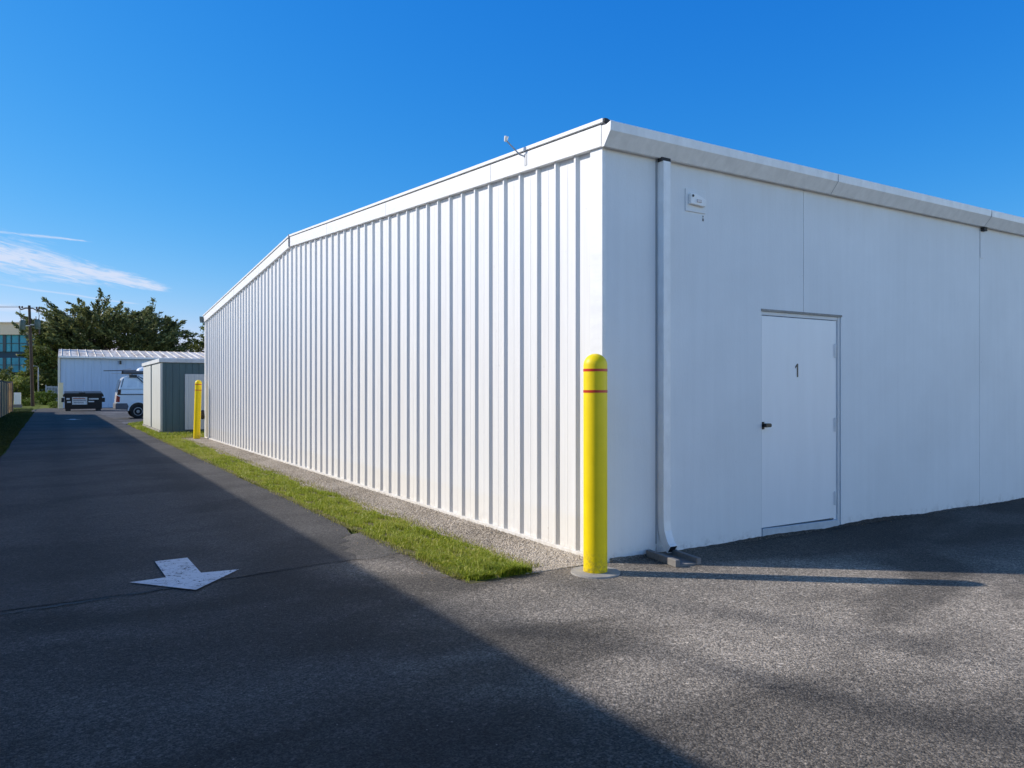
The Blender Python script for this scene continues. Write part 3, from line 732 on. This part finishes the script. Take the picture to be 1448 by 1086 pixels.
# ------------------------------------------------------------------ van
vn = thing('van', (2.82, 43.75, 0), 'white work van with roof rack and tyre-high grey bumper parked behind the green shed', 'van')
def arch(cx, cz, r, n=14): return [(cx + r*math.cos(a), cz + r*math.sin(a)) for a in [math.pi*(1-k/n) for k in range(n+1)]]
lo = [(.02, .52), (.05, .47)] + [(.61, .45)] + [p for p in arch(1.03, .40, .42) if p[1] > .45] + [(3.55, .45)] + [p for p in arch(3.95, .40, .42) if p[1] > .45] + [(4.55, .42), (4.92, .46), (4.98, .75), (4.90, 1.02), (4.55, 1.18), (.07, 1.27)]
up = [(.07, 1.27), (4.20, 1.27), (4.55, 1.18), (4.20, 1.32), (3.45, 1.98), (3.2, 2.14), (2.6, 2.22), (.62, 2.22), (.36, 2.16), (.26, 2.0)]
up = [(.07, 1.27), (4.30, 1.27), (3.45, 1.99), (3.15, 2.16), (2.6, 2.23), (.66, 2.23), (.38, 2.16), (.26, 2.0)]
def yz(z): return 0. if z <= 1.27 else .15*((z-1.27)/.95)**1.3
def shell(poly, m):
    n = len(poly); k = len(m.v)
    m.v += [(a, yz(b), b) for a, b in poly] + [(a, 1.84-yz(b), b) for a, b in poly]
    m.f += [tuple(k+i for i in range(n)), tuple(k+n+i for i in range(n-1, -1, -1))] + [(k+i, k+n+i, k+n+(i+1) % n, k+(i+1) % n) for i in range(n)]
m = MB(); shell(lo, m); shell(up, m); vb = m.build('body', MT['van'], vn, smooth=False)
md = vb.modifiers.new('b', 'BEVEL'); md.width = .03; md.segments = 3; md.limit_method = 'ANGLE'; md.angle_limit = R(35)
m = MB(); m.box(.07, 4.3, -.012, .004, 1.225, 1.262); m.box(.16, 3.4, .012, .03, 1.52, 1.532); m.box(2.0, 2.012, -.006, .0, .5, 1.22); m.build('side_moulding', MT['van_line'], vn)
m = MB(); m.prism([(-.03, .50), (.60, .46), (.58, .66), (.52, .80), (-.02, .80)], -.02, 1.86, 'y'); m.build('rear_bumper', MT['van_grey'], vn, bevel=.03)
m = MB(); m.prism(arch(1.03, .40, .50) + arch(1.03, .40, .43)[::-1], -.03, .0, 'y'); m.build('wheel_arch', MT['van'], vn, bevel=.01)
def wheel(cx, cy, s):
    Mx = Matrix.Translation((cx, cy, .365)) @ Matrix.Rotation(R(90), 4, 'X')
    w = MB().lathe([(.22, -.11), (.33, -.115), (.36, -.09), (.365, 0), (.36, .09), (.33, .115), (.22, .11)], 36, Mx).build('wheel', MT['rubber'], vn, smooth=True)
    q = .118*s
    MB().lathe([(.21, q-.03*s), (.215, q), (.19, q+.002*s), (.17, q-.03*s), (.09, q-.02*s), (.07, q+.01*s), (.02, q+.012*s)], 28, Mx).build('rim', MT['rim'], w, smooth=True)
    mm = MB(); mm.lathe([(.13, q-.0295*s), (.15, q-.024*s), (.152, q-.031*s), (.13, q-.034*s)], 28, Mx); mm.build('rim_slot', MT['black'], w)
for cx in (1.03, 3.95):
    wheel(cx, .12, 1); wheel(cx, 1.72, -1)
for cx in (1.03, 3.95): m = MB(); m.prism(arch(cx, .40, .425), .02, 1.80, 'y'); m.build('wheel_well', MT['black'], vn)
m = MB(); m.prism([(.055, 1.24), (.22, 1.24), (.24, 1.50), (.10, 1.50)], -.010, .12, 'y'); m.build('tail_light', MT['tail_dark'], vn, bevel=.01)
m = MB(); m.prism([(.0, .86), (.17, .86), (.19, 1.12), (.04, 1.20)], -.012, .14, 'y'); m.build('tail_light', MT['tail_red'], vn, bevel=.01)
m = MB(); m.add([(.20, .20, 2.03), (.20, 1.64, 2.03), (.055, 1.68, 1.38), (.055, .16, 1.38)], [(0, 1, 2, 3)]); m.build('rear_window', MT['glass'], vn)
m = MB(); m.add([(.335, .10, 2.06), (.235, .045, 1.62), (.265, .045, 1.62), (.375, .10, 2.06)], [(0, 1, 2, 3)]); m.build('rear_pillar_trim', MT['van_line'], vn)
m = MB()
for a, b in ((.52, 1.0), (1.06, 1.6), (1.75, 2.6)):
    m.add([(a, .062-.012, 1.62), (b, .062-.012, 1.62), (b-.03, .118-.012, 2.0), (a+.04, .118-.012, 2.0)], [(0, 1, 2, 3)])
m.build('blanked_window', simple('pale_blanked_window', (.80, .82, .85), .1, coat=.6), vn)
m = MB(); m.add([(2.8, .045, 1.40), (4.02, .045, 1.40), (3.42, .10, 1.94), (2.8, .10, 1.98)], [(0, 1, 2, 3)]); m.build('side_window', MT['glass'], vn)
# rack
rk = MB()
for x in (.75, 2.0, 3.1):
    rk.tube([(x, .12, 2.15), (x, .08, 2.32), (x, 1.76, 2.32), (x, 1.72, 2.15)], .022, 8)
rk.tube([(.35, .10, 2.36), (3.3, .10, 2.36)], .03, 8); rk.tube([(.35, 1.74, 2.36), (3.3, 1.74, 2.36)], .03, 8)
rk.box(.62, .98, .05, .2, 2.13, 2.28)
rk.tube([(.92, .05, 2.22), (1.35, .03, 1.80), (1.75, .03, 1.62)], .022, 6); rk.tube([(1.02, .05, 2.22), (1.9, .03, 1.66)], .016, 6)
rk.build('roof_rack', MT['van_line'], vn, smooth=True)
pt = thing('pipe_tube', (3.10, 43.85, 2.40), 'dark round conduit tube lying along the van roof rack', 'tube')
m = MB(); m.tube([(0, 0, 0), (2.9, 0, -.02)], .085, 16); m.build('tube', MT['van_grey'], pt, smooth=True)
m = MB(); m.lathe([(.05, -.01), (.092, -.01), (.092, .06), (.05, .06)], 16, Matrix.Rotation(R(90), 4, 'Y')); m.build('end_cap', MT['black'], pt, smooth=True)
m = MB(); m.tube([(2.30, 44.55, 2.48), (5.4, 44.55, 2.56)], .022, 8); tag(m.build('rod', MT['van_line'], smooth=True), 'thin dark rod on the van roof rack, sticking out behind', 'rod')
m = MB(); m.tube([(2.66, 44.6, 2.35), (3.1, 44.6, 2.35), (5.2, 44.6, 2.40)], .012, 8); m.tube([(3.0, 44.6, 2.50), (3.6, 44.6, 2.60)], .02, 8)
lad = tag(m.build('ladder_rail', MT['galv'], smooth=True), 'slim grey ladder rail lying inside the van roof rack', 'ladder')
dm = MB().lathe([(.30, 0), (.31, .05), (.28, .14), (.20, .21), (.10, .25), (.01, .26)], 28, Matrix.Scale(1.15, 4, (1, 0, 0))).build('roof_vent', MT['van'], vn, smooth=True)
dm.location = (1.35, .62, 2.44)
m = MB(); m.box(1.1, 2.8, .35, 1.0, 2.365, 2.435); m.build('vent_base', MT['van_line'], vn)

# ------------------------------------------------------------------ fences
fn = thing('board_fence', (-2.3, 22, 0), 'tall board fence, in shaded then sunlit colour, along the left verge of the lane', 'fence')
for k in range(16):
    y0 = k*2.4
    if y0 < 24: mat = MT['fence_dark']
    else: mat = MT['fence_tan']
    m = MB(); b = y0+.06
    while b < y0+2.3: m.box(-.012, .012, b, b+.135, .05+random.uniform(-.01, .01), 1.90+random.uniform(-.012, .012)); b += .142
    m.box(-.05, -.0125, y0+.04, y0+2.36, .3, .39); m.box(-.05, -.0125, y0+.04, y0+2.36, 1.5, 1.59)
    m.build('panel', mat, fn)
    m = MB(); m.box(-.05, .05, y0-.05, y0+.05, 0, 2.0); m.build('post', MT['fence_dark'], fn)
m = MB(); m.box(-.1, .1, 38.35, 38.55, 0, 2.05); m.build('post', simple('rust_brown_post', (.22, .15, .11), .8), fn)
cf = thing('chain_link_fence', (-3.2, 64, 0), 'low galvanised chain-link fence beyond the end of the board fence', 'fence')
for k in range(9):
    m = MB(); m.tube([(0, k*2.9, 0), (0, k*2.9, 1.75)], .035, 8); m.build('post', MT['galv'], cf)
m = MB(); m.tube([(0, 0, 1.72), (0, 23.2, 1.72)], .022, 6)
for i in range(150):
    a = i*.155; m.tube([(0, a, .03), (0, min(a+1.69, 23.2), 1.70)], .004, 3, False); m.tube([(.006, a, 1.70), (.006, min(a+1.69, 23.2), .03)], .004, 3, False)
m.build('wire_mesh', MT['galv'], cf)
ac = thing('utility_box', (-2.45, 76, 0), 'small white utility box on the far grass beside the pole', 'utility box')
m = MB(); m.box(-.25, .25, -.2, .2, .25, 1.25); m.build('cabinet', MT['trim'], ac, bevel=.03)
m = MB(); m.box(-.32, .32, -.25, .25, -.02, .24); m.build('plinth', MT['concrete_dark'], ac)
sp = thing('slatted_panel', (-.45, 91.3, 0), 'pale slatted screen panel between the round bush and the low white building', 'panel')
m = MB()
for k in range(9): m.box(k*.13, k*.13+.085, -.01, .01, .2, 1.85)
m.build('slats', MT['panel_grey'], sp)
m = MB(); m.box(-.06, 1.24, -.05, -.011, 1.7, 1.84); m.box(-.06, 1.24, -.05, -.011, .3, .42); m.box(-.10, -.01, -.06, .03, 0, 2.0); m.box(1.2, 1.3, -.06, .03, 0, 2.0); m.build('frame', MT['panel_grey'], sp)

# ------------------------------------------------------------------ left neighbour whose shadow fills the lane
nb = thing('neighbour_warehouse', (-2.95, -16, 0), 'long white warehouse standing left of the lane, beyond the board fence', 'warehouse')
m = ribbed(0, 72, .3, .32, lambda y: 3.7, 0, .032, 1, -.03); m.build('side_wall', MT['siding'], nb)
m = MB(); m.prism([(0, -.03), (0, 3.68), (-9, 4.4), (-18, 3.68), (-18, -.03)], 71.98, 72.01, 'y'); m.build('gable_wall', MT['wall'], nb); m = MB(); m.prism([(0, -.03), (0, 3.68), (-9, 4.4), (-18, 3.68), (-18, -.03)], -.01, -.04, 'y'); m.build('gable_wall', MT['wall'], nb)
m = MB(); m.prism([(.05, 3.72), (-9, 4.46), (-18.1, 3.72), (-18.1, 3.76), (-9, 4.50), (.05, 3.76)], -.1, 72.1, 'y'); m.build('roof', MT['roof'], nb)
m = MB(); m.prism([(.03, 3.66), (.1, 3.66), (.19, 3.78), (.19, 3.86), (.03, 3.86)], -.1, 72.1, 'y'); m.build('gutter', MT['gutter'], nb)

# ------------------------------------------------------------------ utility pole
up_ = thing('utility_pole', (-1.45, 80.5, 0), 'wooden utility pole with crossarm and two transformers in front of the trees', 'utility pole')
m = MB(); m.tube([(0, 0, 0), (-.12, .05, 4.5), (-.27, .12, 9.07)], [.155, .135, .11], 12); m.build('pole', MT['pole'], up_, smooth=True)
m = MB(); m.tube([(-1.0, 0, 8.75), (-.85, 0, 8.66), (-.55, .02, 8.80), (.0, .04, 8.82), (.28, .04, 8.66), (.48, .04, 8.80)], .055, 8); m.build('crossarm', MT['pole'], up_, smooth=True)
for x in (-1.0, -.8, .3, .48):
    MB().lathe([(.05, 0), (.085, .04), (.05, .09), (.085, .13), (.04, .2)], 10, Matrix.Translation((x, .02, 8.78))).build('insulator', MT['ceramic'], up_)
for x, z in ((-.78, 6.85), (.36, 6.95)):
    t_ = MB().lathe([(.2, 0), (.24, .05), (.24, .78), (.2, .86), (.04, .9)], 16, Matrix.Translation((x, 0, z))).build('transformer', MT['transformer'], up_, smooth=True)
    m = MB(); m.tube([(x-.1, 0, z+.85), (x-.12, 0, z+1.15)], .035, 6); m.tube([(x+.1, 0, z+.85), (x+.14, 0, z+1.3)], .03, 6); m.build('bushing', MT['ceramic'], t_)
    m = MB(); m.box(min(x, -.2), max(x, -.2), -.04, .04, z+.35, z+.43); m.build('bracket', MT['galv'], up_)
m = MB(); m.tube([(-.95, 0, 8.7), (-.98, 0, 8.1), (-.85, 0, 7.9)], .022, 5); m.build('drop_wire', MT['black'], up_); m = MB(); m.tube([(.42, 0, 8.7), (.48, 0, 8.2), (.46, 0, 7.9)], .022, 5); m.tube([(.46, 0, 7.9), (.52, 0, 6.5)], .05, 6); m.build('drop_wire', MT['black'], up_)
def cable(p0, p1, sag, r, mb, n=20):
    p0 = Vector(p0); p1 = Vector(p1)
    mb.tube([p0.lerp(p1, i/n) - Vector((0, 0, sag*4*(i/n)*(1-i/n))) for i in range(n+1)], r, 5, False)
for k, (dx, z) in enumerate(((-2.45, 8.95), (-.97, 8.95))):
    m = MB(); cable((dx, 80.5, z), (dx-45, 84, z+.3), .8, .014, m)
    tag(m.build('power_line', MT['black']), 'thin overhead power line running left from the utility pole', 'power line', 'overhead power lines')

# ------------------------------------------------------------------ office building
of = thing('office_building', (-26, 156, 0), 'beige office building with teal glass curtain wall behind the utility pole', 'office building', R(-31))
W_ = 29.6
m = MB(); m.box(0, W_, .3, 16, 0, 10.2); m.build('core', MT['spandrel'], of)
m = MB(); m.box(-.3, W_+.3, -.25, 16.3, 10.21, 11.95); m.box(-.45, W_+.45, -.4, 16.4, 11.96, 12.2); m.build('parapet', MT['office'], of)
for z0, z1 in ((1.0, 3.3), (4.3, 6.55), (7.55, 10.15)):
    m = MB(); m.box(.05, W_-.05, .12, .28, z0, z1); wn = m.build('window', MT['curtain'], of)
    m = MB()
    x = .1
    k = 0
    while x < W_: m.box(x, x+(.10 if k % 3 else .5), .0, .119, z0, z1); x += 1.25; k += 1
    m.box(.05, W_-.05, .03, .118, (z0+z1)/2-.05, (z0+z1)/2+.05); m.build('mullion', MT['mullion'], wn)

# ------------------------------------------------------------------ equipment behind the pole
eq = thing('equipment_shed', (-1.95, 100, 0), 'tall grey-green metal equipment shed in the dark under the trees', 'shed')
m = MB(); m.box(0, 1.0, 0, 2.4, 0, 3.9); m.build('wall', MT['equip'], eq, bevel=.02)
m = MB(); m.box(-.1, 1.1, -.1, 2.5, 3.901, 4.9); m.build('roof', MT['black'], eq)
lp_ = thing('slim_post', (-1.2, 94.4, 0), 'slim pale metal post right of the utility pole', 'post')
m = MB(); m.tube([(0, 0, 0), (0, 0, 3.9)], .06, 10); m.build('shaft', MT['galv'], lp_)
m = MB(); m.tube([(0, 0, 3.85), (-.1, -.1, 3.98), (-.45, -.3, 4.0)], .04, 8); m.box(-.7, -.4, -.4, -.2, 3.95, 4.05); m.build('arm', MT['galv'], lp_)

# ------------------------------------------------------------------ vegetation
def leaves(name, centers, dirs, lens, rads, per, size, mat, parent, flat=.5):
    n = len(centers); C = np.repeat(centers, per, 0); D = np.repeat(dirs, per, 0); L = np.repeat(lens, per); Rr = np.repeat(rads, per)
    k = len(C); t = rng.random(k); off = rng.normal(size=(k, 3))*(Rr*(1.05-t*.85))[:, None]*.55; off[:, 2] *= flat
    P = C + D*(t*L)[:, None] + off
    s = size*(.5+.9*rng.random(k))
    a = rng.normal(size=(k, 3)); a[:, 2] *= .6; a = a*.8+D*1.1; a /= np.linalg.norm(a, axis=1)[:, None]
    b = np.cross(a, rng.normal(size=(k, 3))); b /= np.linalg.norm(b, axis=1)[:, None]
    a = a*s[:, None]; b = b*(s*.42)[:, None]
    v = np.stack([P-a*.5, P+b*.5, P+a*.6, P-b*.5], 1).reshape(-1, 3)
    q = np.arange(k)[:, None]*4
    tr = np.concatenate([q+[0, 1, 2], q+[0, 2, 3]], 1).reshape(-1, 3)
    return tris_object(name, v, tr, mat, parent)
def tree(name, loc, label, H, rx, ry, z0, nspray, per, size, mat, cat='tree', group=None, tr=.3, spray=(1.6, .9), trunks=1, up=.25, flat=.5, top=None):
    t = thing(name, loc, label, cat, 0, group)
    m = MB(); tips = []
    for k in range(trunks):
        a = k*2.4; bx = .25*k*math.cos(a); by = .25*k*math.sin(a)
        m.tube([(bx, by, -.2), (bx*1.5+.1, by, H*.25), (bx*3-.15, by*2, H*.5), (bx*4, by*3, H*.78)], [tr, tr*.8, tr*.55, tr*.2], 8)
    nl = 16
    for k in range(nl):
        a = k*2.399; zz = z0*.6 + (H*.75-z0*.6)*k/nl; rr = math.sqrt(max(.05, 1-((zz-(z0+H)/2)/((H-z0)/2+.5))**2))*.8
        e = (rx*rr*math.cos(a), ry*rr*math.sin(a), min(H*.93, zz+H*.12))
        m.tube([(0, 0, zz), (e[0]*.4, e[1]*.4, zz+.35*(e[2]-zz)), e], [tr*.32, tr*.2, tr*.06], 5)
    m.build('trunk', MT['bark'], t, smooth=True)
    cs = []; ds = []; ls = []; rs = []
    while len(cs) < nspray:
        p = rng.normal(size=3); p /= np.linalg.norm(p); p *= rng.random()**.38
        x, y, z = p[0]*rx, p[1]*ry, z0+(p[2]*.5+.5)*(H-z0)
        if top is not None and z+spray[0]*.45 > top(x, y): continue
        if math.sin(x*1.3+y*.7+z*2.1)*math.sin(x*.5-z*1.1+2) < -.42: continue     # gaps between the tiers
        d = np.array([x/rx, y/ry, 0.]); d = d/(np.linalg.norm(d)+.2); d[2] = min(up+rng.normal()*.22, up+.4); d[:2] += rng.normal(size=2)*.35; d /= np.linalg.norm(d)
        cs.append((x, y, z)); ds.append(d); ls.append(spray[0]*(.6+.8*rng.random())); rs.append(spray[1]*(.6+.7*rng.random()))
    leaves('crown', np.array(cs), np.array(ds), np.array(ls), np.array(rs), per, size, mat, t, flat)
    return t
tree('shade_tree', (5.3, 99, 0), 'broad dark tree with layered feathery branches behind the low white building', 11.0, 7.4, 4, 4.0, 275, 120, .40, MT['leaf_dark'], tr=.45,
     spray=(2.6, .75), up=.42, flat=.5, top=lambda x, y: 12.3 - abs(x+.6)**1.6*.16 - .4*math.sin(x*1.7))
tree('shade_tree', (11.6, 101, 0), 'dark rounded tree just right of the broad layered tree', 10.7, 2.6, 3, 3.5, 140, 110, .36, MT['leaf_dark'], tr=.3, spray=(1.3, .8), top=lambda x, y: 11.4-abs(x+.6)*.9)
tree('shade_tree', (17.6, 103, 0), 'open-crowned tree seen between the dark trees and the ribbed white wall', 9.0, 2.7, 3, 4.0, 85, 90, .36, MT['leaf_olive'], tr=.25, spray=(1.3, .7), up=.4)
tree('bushy_tree', (.1, 97, 0), 'olive bushy tree with foliage nearly to the ground left of the low white building', 7.9, 2.3, 2.3, .6, 150, 100, .32, MT['leaf_olive'], tr=.2, spray=(.9, .7), up=.1)
tree('bushy_tree', (1.8, 100, 0), 'tall olive tree between the utility pole and the broad dark tree', 9.2, 2.6, 3, 3.0, 90, 100, .36, MT['leaf_dark'], tr=.2, spray=(1.4, .8), up=.3)
for k, (x, y, H, r, mat, lb) in enumerate(((-6.0, 110, 4.4, 1.9, 'leaf_olive', 'olive shrub at the left edge in front of the office building'), (-3.7, 106, 3.8, 1.5, 'leaf_olive', 'grey-green shrub in front of the office glass, between two others'), (-2.4, 98, 3.4, .95, 'leaf_yellow', 'yellow-green tall shrub left of the utility pole'), (-3.0, 92, 2.5, .8, 'leaf_yellow', 'lowest yellow-green shrub in front of the taller shrubs'))):
    tree('shrub', (x, y, 0), lb, H, r, r, .2, 60, 90, .24, MT[mat], 'shrub', 'tall shrubs left of the utility pole', .06, (.8, .5), 3, .5, .8)
tree('round_bush', (-.55, 88.3, 0), 'wide low green bush between the utility pole and the cream post', 1.25, 1.15, .9, -.3, 70, 90, .16, MT['leaf_green'], 'bush', 'low bushes on the far grass', .04, (.35, .4), 2, .3, .7)
tree('round_bush', (-1.95, 84, 0), 'small bright green bush just left of the utility pole', .75, .55, .5, -.2, 30, 70, .12, MT['leaf_green'], 'bush', 'low bushes on the far grass', .03, (.25, .3), 2, .3, .7)
tree('round_bush', (.15, 74, 0), 'tiny clump of grass and weeds against the cream post', .45, .4, .4, -.1, 20, 60, .1, MT['leaf_green'], 'bush', 'low bushes on the far grass', .02, (.2, .2), 1, .5, .9)
# distant woods closing the horizon
def wood():
    n = 1500
    a = rng.random(n); X = -160 + a*420; Y = 185 + rng.random(n)*30; Z = rng.random(n)**1.2*(7+2.5*np.sin(X*.09)+1.5*np.sin(X*.31))
    c = np.stack([X, Y, Z], 1); d = rng.normal(size=(n, 3)); d /= np.linalg.norm(d, axis=1)[:, None]
    return leaves('distant_woods', c, d, np.full(n, 2.), np.full(n, 2.4), 40, 1.5, MT['leaf_dark'], None, .8)
tag(wood(), kind='stuff')

# ------------------------------------------------------------------ light, sky, camera
SUN = Vector((-1.294, 1.022, 1.0)).normalized()
elev = math.asin(SUN.z); az = math.atan2(SUN.x, SUN.y)     # azimuth from +Y towards +X
sd = bpy.data.lights.new('sun', 'SUN'); sd.energy = 5.0; sd.angle = R(.6); sd.color = (1., .93, .84)
so = bpy.data.objects.new('sun', sd); COL.objects.link(so); so.rotation_euler = (-SUN).to_track_quat('-Z', 'Y').to_euler()
w = bpy.data.worlds.new('World'); sc.world = w; w.use_nodes = True
T = w.node_tree; T.nodes.clear()
out = T.nodes.new('ShaderNodeOutputWorld'); bg = T.nodes.new('ShaderNodeBackground'); bg.inputs[1].default_value = .15
sky = T.nodes.new('ShaderNodeTexSky'); sky.sky_type = 'NISHITA'; sky.sun_disc = False
sky.sun_elevation = elev; sky.sun_rotation = az; sky.air_density = 1.0; sky.dust_density = .25; sky.ozone_density = 3.2; sky.altitude = 0
hs = T.nodes.new('ShaderNodeHueSaturation'); hs.inputs['Saturation'].default_value = 1.22; hs.inputs['Value'].default_value = 1.42
T.links.new(sky.outputs[0], hs.inputs['Color'])
def wm(op, a, b=None, clamp=False):
    x = T.nodes.new('ShaderNodeMath'); x.operation = op; x.use_clamp = clamp
    for i, q in enumerate((a, b)):
        if q is None: continue
        if isinstance(q, bpy.types.NodeSocket): T.links.new(q, x.inputs[i])
        else: x.inputs[i].default_value = q
    return x.outputs[0]
def mr(v, a, b, c=0., d=1.):
    x = T.nodes.new('ShaderNodeMapRange'); x.interpolation_type = 'SMOOTHSTEP'
    for i, q in enumerate((v, a, b, c, d)):
        if isinstance(q, bpy.types.NodeSocket): T.links.new(q, x.inputs[i])
        else: x.inputs[i].default_value = q
    return x.outputs[0]
tc = T.nodes.new('ShaderNodeTexCoord'); sx = T.nodes.new('ShaderNodeSeparateXYZ'); T.links.new(tc.outputs['Generated'], sx.inputs[0])
azd = wm('MULTIPLY', wm('ARCTAN2', sx.outputs[0], sx.outputs[1]), 57.2958)
eld = wm('MULTIPLY', wm('ARCSINE', sx.outputs[2]), 57.2958)
cb = T.nodes.new('ShaderNodeCombineXYZ'); T.links.new(azd, cb.inputs[0]); T.links.new(wm('ADD', eld, wm('MULTIPLY', azd, .17)), cb.inputs[1])
def wn(sx_, sy_, det=6, dist=.6, off=0):
    mp = T.nodes.new('ShaderNodeMapping'); mp.inputs['Scale'].default_value = (sx_, sy_, 1); mp.inputs['Location'].default_value = (off, off, 0); T.links.new(cb.outputs[0], mp.inputs[0])
    q = T.nodes.new('ShaderNodeTexNoise'); T.links.new(mp.outputs[0], q.inputs[0]); q.inputs['Scale'].default_value = 1; q.inputs['Detail'].default_value = det; q.inputs['Roughness'].default_value = .62; q.inputs['Distortion'].default_value = dist
    return q.outputs[0]
def wisp(e0, slope, a0, a1, h0, h1, lo, hi, n, warp=.2):
    """a streak of cirrus: elevation e0+slope*az, half height going h0 to h1 between azimuth a0 and a1"""
    ce = wm('ADD', wm('MULTIPLY', azd, slope), e0)
    hh = mr(azd, a0, a1, h0, h1)
    d = wm('DIVIDE', wm('ABSOLUTE', wm('SUBTRACT', wm('ADD', eld, wm('MULTIPLY', wm('SUBTRACT', n3, .5), warp)), ce)), hh)
    body = mr(d, 0., 1., 1., 0.)
    body = wm('MULTIPLY', body, wm('MULTIPLY', mr(azd, a1-.8, a1+.6, 1., 0.), mr(azd, a0-14, a0, .3, 1.)))
    return wm('MULTIPLY', mr(wm('ADD', n, wm('MULTIPLY', wm('SUBTRACT', body, .5), .42)), lo, hi), body)
n3 = wn(.35, 1.6, 5, .3, 9); n1 = wn(.45, 3.4, 8, 1.6); n2 = wn(.7, 5.5, off=4)
c = wm('MAXIMUM', wisp(8.0, -.15, -3., 7.0, 2.3, .55, .38, .80, n1, 1.3), wm('MULTIPLY', wisp(9.75, -.02, -1.0, 2.4, .20, .16, .44, .85, n2), .75))
c = wm('MAXIMUM', c, wm('MULTIPLY', wisp(5.0, -.05, -3., 1.0, .5, .2, .38, .7, n2), .6))
c = wm('MAXIMUM', c, wm('MULTIPLY', wisp(6.3, -.1, 2.5, 5.2, .12, .1, .3, .7, n1), .5))
# azure ahead; sky behind brightened to fill the front wall, overhead dimmed for contrast
K = .15
sp_ = T.nodes.new('ShaderNodeSeparateColor'); T.links.new(hs.outputs[0], sp_.inputs[0]); cc_ = T.nodes.new('ShaderNodeCombineColor')
for i, (g_, p_) in enumerate(((.55, 1.6), (.53, .82), (.81, .40))):
    T.links.new(wm('MULTIPLY', wm('POWER', wm('MULTIPLY', sp_.outputs[i], K), p_), g_/K), cc_.inputs[i])
back_fill = T.nodes.new('ShaderNodeMix'); back_fill.data_type = 'RGBA'; back_fill.blend_type = 'MULTIPLY'; back_fill.inputs[0].default_value = 1; T.links.new(hs.outputs[0], back_fill.inputs[6]); back_fill.inputs[7].default_value = (1.62, 1.32, 1.24, 1)
fr_ = wm('MAXIMUM', mr(sx.outputs[1], -.12, .25), mr(sx.outputs[2], .3, .55))
bl = T.nodes.new('ShaderNodeMix'); bl.data_type = 'RGBA'; T.links.new(fr_, bl.inputs[0]); T.links.new(back_fill.outputs[2], bl.inputs[6]); T.links.new(cc_.outputs[0], bl.inputs[7])
mx = T.nodes.new('ShaderNodeMix'); mx.data_type = 'RGBA'; T.links.new(wm('MULTIPLY', c, .9), mx.inputs[0]); zen = T.nodes.new('ShaderNodeMix'); zen.data_type = 'RGBA'; zen.blend_type = 'MULTIPLY'; T.links.new(mr(sx.outputs[2], .50, .8), zen.inputs[0]); T.links.new(bl.outputs[2], zen.inputs[6]); zen.inputs[7].default_value = (.8, .68, .6, 1); T.links.new(zen.outputs[2], mx.inputs[6]); mx.inputs[7].default_value = (4.7, 5.2, 6.4, 1)
T.links.new(mx.outputs[2], bg.inputs[0]); T.links.new(bg.outputs[0], out.inputs[0])

cd = bpy.data.cameras.new('camera'); cam = bpy.data.objects.new('camera', cd); COL.objects.link(cam); sc.camera = cam
cam.location = (0, 0, 1.5); cam.rotation_euler = (R(90), 0, R(-31.34))
cd.sensor_width = 36; cd.lens = 1069/1448*36; cd.shift_y = 8/1448; cd.clip_end = 3000; cd.clip_start = .05
sc.view_settings.view_transform = 'Standard'; sc.view_settings.look = 'None'; sc.view_settings.exposure = 0; sc.view_settings.gamma = 1
